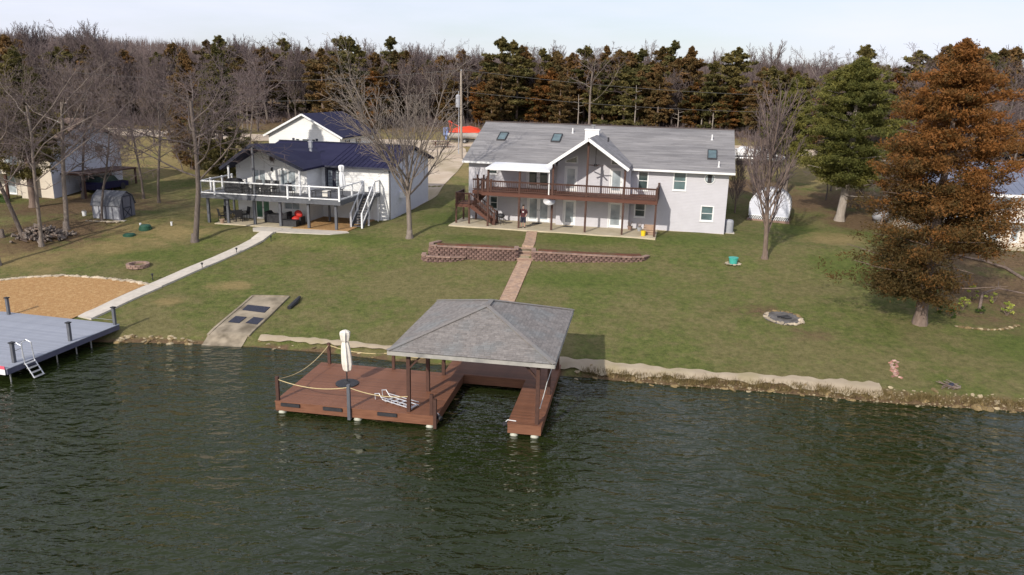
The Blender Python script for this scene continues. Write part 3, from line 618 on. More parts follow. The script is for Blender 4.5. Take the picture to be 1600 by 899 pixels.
# far wooded slopes: one mass
def far_wood():
    rr = np.random.default_rng(5); V = []; F = []; base = 0
    N = 3600
    Y = rr.uniform(150, 430, N) ; X = rr.uniform(-1.0, 1.0, N) * (Y * .78 + 20)
    Z = gz_np(X, Y)
    h = rr.uniform(7, 11, N)
    per = 46
    ti = np.repeat(np.arange(N), per)
    M_ = N * per
    a = rr.uniform(0, 6.283, M_); t = rr.uniform(.25, 1.0, M_)
    sp = rr.uniform(.3, 2.6, M_) * (1.15 - .6 * np.abs(t - .55) * 1.6)
    b0 = np.stack([X[ti] + np.cos(a) * sp * .35, Y[ti] + np.sin(a) * sp * .35, Z[ti] + h[ti] * (t - .30).clip(.1)], 1)
    e = np.stack([X[ti] + np.cos(a) * sp, Y[ti] + np.sin(a) * sp, Z[ti] + h[ti] * t], 1)
    first = np.arange(N) * per
    b0[first] = np.stack([X, Y, Z - .3], 1); e[first] = np.stack([X, Y, Z + h * .8], 1)
    wd = np.full(M_, .075); wd[first] = .22
    V = np.stack([b0 - np.stack([wd, 0*wd, 0*wd], 1), b0 + np.stack([wd, 0*wd, 0*wd], 1), e], 1).reshape(-1, 3)
    F = np.arange(M_ * 3).reshape(-1, 3)
    me = bpy.data.meshes.new('far_wood'); me.from_pydata(V.tolist(), [], F.tolist()); me.materials.append(MT['twig_purple'])
    o = link('far_wood', me); o['kind'] = 'stuff'; o['label'] = 'leafless purple brown woods covering the far hillside'; o['category'] = 'woods'
far_wood()

# brush and dry weeds along the forest edge: one mass
def weeds(name, label, pts, hgt, wid, material, seed, cat='weeds', per=9):
    rr = np.random.default_rng(seed); P0 = np.array(pts, float); N = len(P0); ci = np.repeat(np.arange(N), per); M_ = N * per
    b = P0[ci] + np.stack([rr.normal(0, wid, M_), rr.normal(0, wid, M_), np.zeros(M_)], 1)
    e = b + np.stack([rr.normal(0, hgt * .35, M_), rr.normal(0, hgt * .35, M_), hgt * rr.uniform(.4, 1.2, M_)], 1)
    a = rr.uniform(0, 3.14, M_); wv = np.stack([np.cos(a), np.sin(a), 0*a], 1) * (hgt * .06)
    V = np.stack([b - wv, b + wv, e], 1).reshape(-1, 3); F = np.arange(M_ * 3).reshape(-1, 3)
    me = bpy.data.meshes.new(name); me.from_pydata(V.tolist(), [], F.tolist()); me.materials.append(MT[material])
    tc = np.repeat(rr.uniform(0, 1, M_), 3)
    at = me.color_attributes.new('tint', 'FLOAT_COLOR', 'POINT'); at.data.foreach_set('color', np.stack([tc, tc, tc, np.ones_like(tc)], 1).ravel().astype(np.float32))
    o = link(name, me); o['kind'] = 'stuff'; o['label'] = label; o['category'] = cat
    return o
pts = []
for k in range(1500):
    x = frr.uniform(-95, 95); y = edge_y(x) + frr.uniform(-7, 8); pts.append((x, y, gz(x, y)))
weeds('forest_brush', 'tangled leafless brush along the foot of the forest', pts, 1.05, .45, 'twig_purple', 61, 'brush', 12)
pts = []
for k in range(420):
    x = frr.uniform(3.5, 24); y = float(np.interp(x, SHX, SHY)) + frr.uniform(.1, .5); pts.append((x, y, gz(x, y)))
weeds('shore_weeds', 'dry tufts of weeds along the muddy lake shore', pts, .26, .10, 'dry_grass', 62, 'weeds', 14)
pts = []
for k in range(5200):
    x = frr.uniform(-36, 36); y = float(np.interp(x, SHX, SHY)) + frr.uniform(1.2, 26)
    if -25.5 < x < -13 and y < 47.5 and (x < -21 or x > -16.6): continue
    if -24.5 < x < -9 and y > 54.5: continue
    if -5.5 < x < 18 and y > 54.5: continue
    if abs(x - (np.interp(y, [37, 44.3, 51, 58], [-1.3, -.2, .84, 1.5]))) < .75: continue
    if -33 < x < -20 and y < 48: continue
    if abs(x - np.interp(y, [40, 46, 55, 58], [-24.2, -22.3, -18.7, -18])) < .8: continue
    if -6.4 < x < 9.6 and 50.4 < y < 53.6: continue
    pts.append((x, y, gz(x, y)))
weeds('grass_tufts', 'short grass tufts scattered through the lawn', pts, .10, .2, 'lawn_blade', 63, 'grass', 10)
# ------------------------------------------------------------------ building helpers (local x along the front, y to the back, z up)
def holed_front(x0, x1, z0, z1, y, holes, depth=.12):
    m = MB(); xs_ = sorted({x0, x1, *[h[0] for h in holes], *[h[2] for h in holes]}); zs_ = sorted({z0, z1, *[h[1] for h in holes], *[h[3] for h in holes]})
    for a, b in zip(xs_, xs_[1:]):
        for c, d in zip(zs_, zs_[1:]):
            mx, mz = (a + b) / 2, (c + d) / 2
            if any(h[0] < mx < h[2] and h[1] < mz < h[3] for h in holes): continue
            m.add([(a, y, c), (b, y, c), (b, y, d), (a, y, d)], [(0, 1, 2, 3)])
    for a, c, b, d in holes:
        e = y + depth
        m.add([(a,y,c),(b,y,c),(b,e,c),(a,e,c)], [(0,1,2,3)]); m.add([(a,y,d),(a,e,d),(b,e,d),(b,y,d)], [(0,1,2,3)])
        m.add([(a,y,c),(a,e,c),(a,e,d),(a,y,d)], [(0,1,2,3)]); m.add([(b,y,c),(b,y,d),(b,e,d),(b,e,c)], [(0,1,2,3)])
    return m
def window(par, a, c, b, d, y, trim='trim_white', pane='glass', t=.07, rails=1, cols=0, proud=.03, sash='trim_white', sill=True):
    m = MB(); q = y - proud
    m.box(a - t, q, c - t, b + t, y - .003, c); m.box(a - t, q, d, b + t, y - .003, d + t)
    m.box(a - t, q, c, a, y - .003, d); m.box(b, q, c, b + t, y - .003, d)
    o = m.build('window', trim, par)
    g = MB(); g.box(a + .001, y + .085, c + .001, b - .001, y + .11, d - .001); g.build('pane', pane, o)
    s_ = MB(); k = .028
    s_.box(a, y + .045, c, b, y + .08, c + k); s_.box(a, y + .045, d - k, b, y + .08, d); s_.box(a, y + .045, c + k, a + k, y + .08, d - k); s_.box(b - k, y + .045, c + k, b, y + .08, d - k)
    for i in range(rails): z = c + (d - c) * (i + 1) / (rails + 1); s_.box(a + k, y + .035, z - .02, b - k, y + .075, z + .02)
    for i in range(cols): x = a + (b - a) * (i + 1) / (cols + 1); s_.box(x - .015, y + .04, c + k, x + .015, y + .072, d - k)
    s_.build('sash', sash, o)
    if sill: MB().box(a - t - .03, q - .04, c - t - .04, b + t + .03, y - .004, c - t).build('sill', trim, o)
    return o
def door(par, a, c, b, d, y, leaves=1, slab='trim_white', pane='glass_pale', trim='trim_white', grid=(0, 0), name='door', inset=.13):
    m = MB(); t = .07; q = y - .03
    m.box(a - t, q, c, a, y - .003, d + t); m.box(b, q, c, b + t, y - .003, d + t); m.box(a, q, d, b, y - .003, d + t)
    fr = m.build('door_frame', trim, par)
    w_ = (b - a) / leaves
    for i in range(leaves):
        x0, x1 = a + i * w_ + .006, a + (i + 1) * w_ - .006; m = MB(); s_ = inset
        m.box(x0, y + .03, c + .02, x0 + s_, y + .075, d - .01); m.box(x1 - s_, y + .03, c + .02, x1, y + .075, d - .01)
        m.box(x0 + s_, y + .03, c + .02, x1 - s_, y + .075, c + .02 + s_ * 1.6); m.box(x0 + s_, y + .03, d - .01 - s_, x1 - s_, y + .075, d - .01)
        o = m.build(name, slab, par)
        MB().box(x0 + s_, y + .05, c + .02 + s_ * 1.6, x1 - s_, y + .066, d - .01 - s_).build('pane', pane, o)
        if grid != (0, 0):
            g = MB(); ga, gb, gc, gd = x0 + s_, x1 - s_, c + .02 + s_ * 1.6, d - .01 - s_
            for j in range(1, grid[0]): x = ga + (gb - ga) * j / grid[0]; g.box(x - .012, y + .036, gc, x + .012, y + .049, gd)
            for j in range(1, grid[1]): z = gc + (gd - gc) * j / grid[1]; g.box(ga, y + .034, z - .012, gb, y + .048, z + .012)
            g.build('muntins', slab, o)
        MB().box(x1 - s_ * .7 if i % 2 == 0 else x0 + s_ * .4, y - .015, (c + d) / 2 - .1, x1 - s_ * .4 if i % 2 == 0 else x0 + s_ * .7, y + .03, (c + d) / 2 + .02).build('handle', 'steel', o)
    return fr
def shingles(m, o, e, s_, n_, length, up_len, expo, tab, lo=lambda t: 0.0, hi=None, seed=1, th=.012):
    rr = random.Random(seed); o, e, s_, n_ = Vector(o), Vector(e), Vector(s_), Vector(n_); hi = hi or (lambda t: length)
    k = 0; t = 0.0
    while t < up_len - .02:
        t1 = min(up_len, t + expo + .02); a, b = lo(t), hi(t); x = a - rr.uniform(0, tab) - (tab / 2 if k % 2 else 0)
        while x < b:
            w_ = tab * rr.uniform(.75, 1.25); x0, x1 = max(a, x + .004), min(b, x + w_ - .004); x += w_
            if x1 - x0 < .02: continue
            a1, b1 = lo(t1), hi(t1); y0, y1 = max(x0, a1), min(x1, b1)
            if y1 < y0: y0 = y1 = min(max((x0 + x1) / 2, a1), b1)
            hgt = th * rr.uniform(.7, 1.5)
            p = [o + e*x0 + s_*t + n_*hgt, o + e*x1 + s_*t + n_*hgt, o + e*y1 + s_*t1 + n_*.003, o + e*y0 + s_*t1 + n_*.003, o + e*x0 + s_*t, o + e*x1 + s_*t]
            m.add(p, [(0, 1, 2, 3), (4, 5, 1, 0), (4, 0, 3), (5, 2, 1)])
        t += expo; k += 1

# ------------------------------------------------------------------ the grey house
FM = Fr(-4.684, 59.255, -12.72); ZM = 3.2
hs = thing('grey_house', 'large grey sided two storey house with grey shingle roof and gabled porch', 'house', FM.w(0, 0, ZM), FM.a)
X0, X1, YF, YB, EZ, RZ, RY = .2, 20.68, 3.33, 16.9, 4.775, 7.6, 10.12
SL = (RZ - EZ) / (RY - 2.83)
WZ = EZ + (YF - 2.83) * SL - .03
wins = [(16.62, 3.25, 17.5, 4.55), (18.86, 1.0, 19.72, 2.07), (13.92, 3.1, 14.62, 4.5), (13.8, 1.0, 14.55, 2.0), (2.05, .95, 2.62, 1.92), (1.9, 3.8, 2.55, 4.3)]
drs = [(5.2, .06, 6.95, 2.06), (5.1, 2.78, 6.86, 4.55)]
m = holed_front(X0, X1, -.4, WZ, YF, wins + drs)
for x in (X0, X1):
    m.add([(x, YF, -.4), (x, YB, -.4), (x, YB, WZ), (x, RY, RZ - .16), (x, YF, WZ)], [(0, 1, 2, 3, 4)])
m.add([(X0, YB, -.4), (X1, YB, -.4), (X1, YB, WZ), (X0, YB, WZ)], [(0, 1, 2, 3)])
m.build('wall', 'siding_grey', hs)
for a, c, b, d in wins: window(hs, a, c, b, d, YF, pane='glass_teal' if a in (16.62, 18.86) else 'glass')
door(hs, *drs[0], YF, 2); door(hs, *drs[1], YF, 2, pane='glass')
# porch bay
BX0, BX1, BY, GZ_, GXC = 7.62, 13.36, 2.75, 7.1, 10.34
gs = .70
bd = [(8.24, .06, 9.14, 2.06), (11.82, .06, 12.80, 2.06), (8.26, 2.78, 9.14, 4.66), (11.80, 2.78, 12.70, 4.66)]
m = holed_front(BX0, BX1, -.4, 4.9, BY, bd)
for x in (BX0, BX1): m.add([(x, BY, -.4), (x, YF - .002, -.4), (x, YF - .002, 4.9), (x, BY, 4.9)], [(0, 1, 2, 3)])
m.add([(BX0, BY, 4.9), (BX1, BY, 4.9), (BX1, BY, 4.97), (GXC, BY, 7.0), (BX0, BY, 4.97)], [(0, 1, 2, 3, 4)])
m.build('bay_wall', 'siding_grey', hs)
for d_ in bd: door(hs, *d_, BY, 1, pane='glass_pale')
for sgn, xa, xb in ((1, 8.3, 9.1), (-1, 12.55, 11.85)):
    za, zb_ = 5.03, 5.03; h0, h1 = .12, .44
    m = MB(); m.ext([(xa - .1*sgn, BY - .03, za - .07), (xb + .1*sgn, BY - .03, za - .07), (xb + .1*sgn, BY - .03, za + h1 + .12), (xa - .1*sgn, BY - .03, za + h0)], (0, .027, 0)); o = fix_normals(m.build('window', 'trim_white', hs))
    m = MB(); m.ext([(xa, BY - .04, za), (xb, BY - .04, za), (xb, BY - .04, za + h1), (xa, BY - .04, za + h0)], (0, .009, 0)); fix_normals(m.build('pane', 'glass', o))
# round window
m = MB(); m.tube([(19.27 + .37 * math.cos(t), YF - .02, 4.2 + .37 * math.sin(t)) for t in [i * math.pi / 12 for i in range(25)]], .04, 6); o = m.build('window', 'trim_white', hs)
m = MB(); m.tube([(19.27, YF - .03, 4.2), (19.27, YF - .005, 4.2)], .35, 24); m.build('pane', 'glass', o)
m = MB(); m.box(19.13, YF - .045, 3.87, 19.41, YF - .031, 4.53); m.build('curtain', 'dark', o)
m = MB(); m.box(18.97, YF - .045, 4.0, 19.12, YF - .031, 4.42); m.box(19.42, YF - .045, 4.0, 19.57, YF - .031, 4.42); m.build('side_light', 'glass_pale', o)
# roof
m = MB(); x0, x1 = -.21, 21.08; th = .13
m.ext([(x0, 2.83, EZ - th), (x0, RY, RZ - th), (x0, 2 * RY - 2.83, EZ - th), (x0, 2 * RY - 2.83, EZ), (x0, RY, RZ), (x0, 2.83, EZ)], (x1 - x0, 0, 0)); roof = fix_normals(m.build('roof', 'shingle_grey', hs))
m = MB(); sl = math.hypot(RY - 2.83, RZ - EZ); sv = Vector((0, RY - 2.83, RZ - EZ)) / sl; nv = Vector((0, -sv.z, sv.y))
shingles(m, (x0, 2.83, EZ), (1, 0, 0), sv, nv, x1 - x0, sl, .15, 1.0, seed=3, th=.016)
shingles(m, (x1, 2 * RY - 2.83, EZ), (-1, 0, 0), Vector((0, -sv.y, sv.z)), Vector((0, sv.z, sv.y)), x1 - x0, sl, .3, 1.6, seed=4)
m.build('shingles', 'shingle_grey', roof, kind='stuff')
m = MB(); m.bar((x0 - .02, RY, RZ + .02), (x1 + .02, RY, RZ + .02), .3, .05); m.build('ridge_cap', 'ridge_dark', roof)
# gable porch roof running back into the main roof
gy0 = -.35; gx0, gx1, ge = 7.36, 13.36, 5.02
back_r = 2.83 + (GZ_ - EZ) / SL; back_e = 2.83 + (ge - EZ) / SL
m = MB()
for xe in (gx0, gx1):
    m.add([(xe, gy0, ge), (GXC, gy0, GZ_), (GXC, back_r, GZ_), (xe, back_e, ge)], [(0, 1, 2, 3)])
    m.add([(xe, gy0, ge - .14), (GXC, gy0, GZ_ - .14), (GXC, back_r, GZ_ - .14), (xe, back_e, ge - .14)], [(3, 2, 1, 0)])
    m.add([(xe, gy0, ge - .14), (xe, gy0, ge), (xe, back_e, ge), (xe, back_e, ge - .14)], [(0, 1, 2, 3)])
pr = m.build('porch_roof', 'shingle_grey', hs)
m = MB()
for xe, sg in ((gx0, 1), (gx1, -1)):
    L_ = math.hypot(GXC - xe, GZ_ - ge); su = Vector((GXC - xe, 0, GZ_ - ge)) / L_; nn = Vector((-su.z * sg, 0, abs(su.x)))
    f = lambda t, L_=L_: back_e - gy0 + (back_r - back_e) * t / L_
    if sg == 1: shingles(m, (xe, gy0, ge), (0, 1, 0), su, nn, back_r - gy0, L_, .15, .9, hi=f, seed=6)
    else: shingles(m, (xe, gy0, ge), (0, 1, 0), su, nn, back_r - gy0, L_, .15, .9, hi=f, seed=7)
m.build('shingles', 'shingle_grey', pr, kind='stuff')
m = MB()
for xe in (gx0, gx1):
    a, b = Vector((xe - .05 * (1 if xe == gx0 else -1), gy0 - .03, ge - .10)), Vector((GXC, gy0 - .03, GZ_ - .08)); m.bar(a, b, .05, .22, up=(0, 0, 1))
m.build('rake_board', 'trim_white', pr)
# gutters / fascia on the eave
for a, b in ((x0, 7.34), (13.42, x1)):
    MB().box(a, 2.72, EZ - .16, b, 2.825, EZ - .01).build('gutter', 'trim_white', roof)
MB().box(x0 + .02, 2.86, EZ - .16, x1 - .02, YF - .01, EZ - .135).build('soffit', 'trim_white', roof)
# roof fittings
def on_roof(u, v): return EZ + (v - 2.83) * SL
for a, b, c, d in ((1.72, 6.55, 2.35, 7.85), (6.35, 6.65, 7.0, 7.95), (19.05, 4.8, 19.66, 6.15)):
    m = MB(); f = Vector((0, 0, 0))
    for (xa, ya, xb, yb) in ((a - .06, b - .06, c + .06, b), (a - .06, d, c + .06, d + .06), (a - .06, b, a, d), (c, b, c + .06, d)):
        m.add([(xa, ya, on_roof(0, ya) - .02), (xb, ya, on_roof(0, ya) - .02), (xb, yb, on_roof(0, yb) - .02), (xa, yb, on_roof(0, yb) - .02),
               (xa, ya, on_roof(0, ya) + .14), (xb, ya, on_roof(0, ya) + .14), (xb, yb, on_roof(0, yb) + .14), (xa, yb, on_roof(0, yb) + .14)],
              [(0,3,2,1),(4,5,6,7),(0,1,5,4),(1,2,6,5),(2,3,7,6),(3,0,4,7)])
    o = m.build('skylight', 'dark', roof)
    m = MB(); m.add([(a, b, on_roof(0, b) + .1), (c, b, on_roof(0, b) + .1), (c, d, on_roof(0, d) + .1), (a, d, on_roof(0, d) + .1)], [(0, 1, 2, 3)]); m.build('pane', 'glass_teal', o)
for u, v, h in ((7.84, 8.4, .45), (19.3, 8.1, .45), (19.86, 3.6, .45)):
    m = MB(); m.cyl(u, v, on_roof(u, v) - .1, on_roof(u, v) + h, .055, n=8); m.cyl(u, v, on_roof(u, v) + .0, on_roof(u, v) + .06, .11, .07, 8); m.build('vent_pipe', 'trim_white', roof)
m = MB(); m.box(9.36, 4.9, 5.3, 10.46, 5.7, 7.42); m.box(9.31, 4.85, 7.42, 10.51, 5.75, 7.5); ch = m.build('chimney', 'trim_white', hs)
m = MB(); m.cyl(9.95, 5.3, 7.5, 7.78, .12, n=10); m.cyl(9.95, 5.3, 7.78, 7.83, .2, n=10); m.build('flue', 'steel', ch)
m = MB(); m.tube([(11.3, 4.4, 6.6), (11.3, 4.4, 6.95)], .07, 8); m.build('vent_pipe', 'dark', roof)
# patio slab, deck, posts, railing
m = MB(); m.box(-.3, -.5, -.25, 15.66, YF - .003, .05); m.build('patio', 'concrete_tan', hs)
DZ = 2.75
m = MB(); m.box(2.2, 0, 2.45, 15.6, .05, DZ - .03); m.box(15.55, .05, 2.45, 15.6, YF - .004, DZ - .03); m.box(2.2, .05, 2.45, 2.25, YF - .004, DZ - .03)
for i in range(22): x = 2.7 + i * .6; m.box(x, .05, 2.5, x + .05, BY - .01 if BX0 - .1 < x < BX1 + .1 else YF - .01, DZ - .03)
dk = m.build('deck_frame', 'deck_brown', hs)
bme = MB().box(2.18, 0, 0, 15.62, .14, .03).mesh('deck_board', 'deck_brown')
for i in range(18): link('deck_board', bme, dk, (0, -.03 + i * .15, DZ - .028))
for a, b in ((2.2, BX0 - .01), (BX1 + .01, 15.6)):
    bm2 = MB().box(a, 0, 0, b, .14, .03).mesh('deck_board', 'deck_brown')
    for i in range(18, 22): link('deck_board', bm2, dk, (0, -.03 + i * .15, DZ - .028))
def post(u, v, z0, z1, w_=.14, mt='post_brown', name='post', par=hs): MB().box(u - w_/2, v - w_/2, z0, u + w_/2, v + w_/2, z1).build(name, mt, par)
for u in (2.70, 5.18): post(u, .1, .05, 4.58)
for u, zt in ((7.74, 5.15), (10.32, 6.86), (13.12, 5.12)): post(u, .1, .05, zt)
post(15.52, .12, .05, 3.72); post(15.52, YF - .1, DZ, 3.72)
MB().box(7.42, 0.02, DZ, 7.50, .10, 4.55).build('awning_post', 'trim_white', hs)
bal = MB().box(-.02, -.02, 0, .02, .02, .74).mesh('baluster', 'post_brown')
def rail_run(p, q, z=DZ, n=None, par=dk):
    p, q = Vector((*p, z)), Vector((*q, z)); L_ = (q - p).length; n = n or max(1, int(L_ / .14))
    m = MB(); m.bar(p + Vector((0, 0, .86)), q + Vector((0, 0, .86)), .13, .045); m.bar(p + Vector((0, 0, .10)), q + Vector((0, 0, .10)), .045, .07); m.bar(p + Vector((0, 0, .80)), q + Vector((0, 0, .80)), .045, .07)
    rl = m.build('railing', 'post_brown', par)
    for i in range(n): b = p.lerp(q, (i + .5) / n); link('baluster', bal, rl, (b.x, b.y, z + .09))
rail_run((2.2, .06), (15.5, .06)); rail_run((15.54, .15), (15.54, YF - .15))
# stairs: landing, two flights
m = MB(); m.box(-.1, .6, 1.45, 1.1, 2.75, 1.6); m.box(-.1, .58, 1.35, 1.1, .62, 1.6); ld = m.build('stair_landing', 'deck_brown', hs)
for u, v in ((-.03, .66), (1.03, .66), (-.03, 2.68), (1.03, 2.68)): post(u, v, .05, 2.5, .12)
rail_run((-.05, .66), (1.0, .66), 1.6, 8, ld); rail_run((-.05, .7), (-.05, 2.65), 1.6, 13, ld)
for k, (ua, ub, va, vb, za, zb_) in enumerate(((1.1, 3.1, .62, 1.58, 1.6, .05), (1.1, 2.2, 1.72, 2.7, 1.6, 2.75))):
    m = MB()
    for v in (va + .03, vb - .03): m.bar((ua, v, za - .14), (ub, v, zb_ - .14 if k else zb_ + .1), .05, .26)
    st = m.build('stair_stringers', 'deck_brown', hs)
    n = 8 if k == 0 else 6
    for i in range(1, n): t = i / n; u = ua + (ub - ua) * t; z = za + (zb_ - za) * t; MB().box(u - .14, va, z - .02, u + .12, vb, z + .02).build('tread', 'deck_brown', st)
    for v in ((va, vb) if k == 0 else (va,)):
        m = MB(); m.bar((ua, v, za + .88), (ub, v, zb_ + .88), .06, .09); m.bar((ua, v, za + .12), (ub, v, zb_ + .12), .04, .06)
        rl = m.build('stair_rail', 'post_brown', hs)
        n2 = int(abs(ub - ua) / .16)
        for i in range(n2): t = (i + .5) / n2; link('baluster', bal, rl, (ua + (ub - ua) * t, v, za + (zb_ - za) * t + .12))
for u, v, zt in ((3.1, .66, 1.05), (3.1, 1.56, 1.05), (1.1, 2.72, 3.72), (1.62, 2.74, 3.72), (2.2, 1.7, 3.75), (2.25, .1, 3.75), (1.75, .66, 3.7), (2.92, .12, 3.72)): post(u, v, DZ - .3 if zt > 3.5 and u > 2 else (.05 if zt < 3 else 2.0), zt, .13)
MB().box(1.3, .6, 2.45, 2.2, 1.7, DZ).build('deck_bay', 'deck_brown', hs); rail_run((1.3, .64), (2.2, .64), DZ, 6)
# awning over the left half of the deck
m = MB(); m.ext([(2.55, -.12, 4.52), (2.55, 2.7, 4.74), (2.55, 2.7, 4.80), (2.55, -.12, 4.60)], (4.95, 0, 0)); aw = fix_normals(m.build('awning', 'white_vinyl', hs))
MB().box(2.53, -.16, 4.46, 7.52, -.121, 4.62).build('valance', 'white_vinyl', aw)
m = MB(); m.cyl(6.15, 1.3, 4.3, 4.5, .10, .16, 12); m.build('awning_lamp', 'white_vinyl', aw)
MB().box(X0 + .0, YF - .05, -.3, X1 - .02, YF - .004, .03).build('foundation', 'concrete_tan', hs)

def cf(u, v, z=0.05): return FM.w(u, v, ZM + z)
# ceiling fan
t = thing('ceiling_fan', 'ceiling fan hanging under the gabled porch of the grey house', 'fan', cf(10.75, 1.3, 5.0), FM.a)
m = MB(); m.cyl(0, 0, .1, 1.55, .025, n=6); m.build('rod', 'dark', t); m = MB(); m.cyl(0, 0, -.06, .12, .11, n=10); m.build('motor', 'dark', t)
for k in range(5):
    a = k * 1.2566; d = Vector((math.cos(a), math.sin(a), 0)); MB().bar(d * .12, d * .68 + Vector((0, 0, .02)), .14, .012).build('blade', 'post_brown', t)
# satellite dish
t = thing('satellite_dish', 'round white satellite dish on the deck post of the grey house', 'satellite dish', cf(7.55, -.06, 2.2), FM.a)
prof = [(-.02, .1), (0, .2), (.03, .36), (.07, .46), (.075, .455), (.04, .36), (.012, .2), (0, .02)]
m = MB(); m.lathe(0, 0, prof, 20); o = m.build('reflector', 'trim_white', t, smooth=True); o.rotation_euler = (R(33), 0, R(10)); o.location = (0, -.06, .05)
m = MB(); m.tube([(0, .06, -.25), (0, -.08, -.02)], .03, 6); m.build('mast', 'steel', t); m = MB(); m.tube([(0, -.1, -.3), (0, -.5, -.25), (0, -.5, -.1)], .02, 5); m.build('feed_arm', 'steel', t)
# loose things on the patio
t = thing('yellow_bucket', 'yellow plastic bucket at the right end of the patio', 'bucket', cf(14.72, .25), FM.a)
m = MB(); m.lathe(0, 0, [(0, .15), (.36, .19), (.38, .2), (.385, .18), (.1, .14)], 14); m.build('body', 'yellow', t); m = MB(); m.tube([(.19 * math.cos(a), 0, .36 + .17 * math.sin(a)) for a in [i * math.pi / 8 for i in range(9)]], .012, 5); m.build('handle', 'steel', t)
t = thing('wooden_crate', 'reddish wooden slatted crate at the right corner of the patio', 'crate', cf(15.1, .95), FM.a)
for k in range(4):
    z = .03 + k * .18
    for s_ in (-1, 1): MB().box(-.4, s_ * .25 - .012, z, .4, s_ * .25 + .012, z + .14).build('slat', 'paver', t); MB().box(s_ * .4 - .012, -.23, z, s_ * .4 + .012, .23, z + .14).build('slat', 'paver', t)
for s_ in (-1, 1):
    for q in (-1, 1): MB().box(s_ * .38 - .02, q * .215 - .02, 0, s_ * .38 + .02, q * .215 + .02, .74).build('corner_post', 'post_brown', t)
for k, (u, v, lab) in enumerate(((13.55, 2.4, 'brown clay flower pot with dead stems by the lower window'), (14.3, 2.2, 'small grey flower pot near the wooden crate'))):
    t = thing('flower_pot', lab, 'flower pot', cf(u, v), 0); m = MB(); m.lathe(0, 0, [(0, .13), (.25, .2), (.3, .21), (.29, .18), (.22, .17)], 12); m.build('pot', 'block_cap' if k == 0 else 'shed_light', t)
    m = MB(); rr = random.Random(k)
    for j in range(14): a = rr.uniform(0, 6.28); m.tube([(0, 0, .22), (.2 * math.cos(a), .2 * math.sin(a), .5 + rr.uniform(0, .25))], [.012, .006], 3)
    m.build('stems', 'bark_brown', t)
for u, v, lab in ((6.1, 2.75, 'dark door mat before the lower french doors'), (8.72, 2.1, 'dark door mat before the left porch door')):
    m = MB(); m.box(-.38, -.22, 0, .38, .22, .02); o = m.build('door_mat', 'dark', None); o.location = cf(u, v, .052); o.rotation_euler = (0, 0, FM.a); tag(o, lab, 'mat')
t = thing('covered_grill', 'small black barbecue grill at the foot of the deck stairs', 'grill', cf(3.55, 1.0), FM.a + .3)
m = MB(); m.blob((0, 0, .72), (.3, .24, .2), 3, 12, 6, .03); m.build('kettle', 'dark', t, smooth=True)
for a in (0.4, 2.5, 4.6): MB().tube([(.12 * math.cos(a), .12 * math.sin(a), .58), (.28 * math.cos(a), .28 * math.sin(a), 0)], .018, 5).build('leg', 'dark', t)
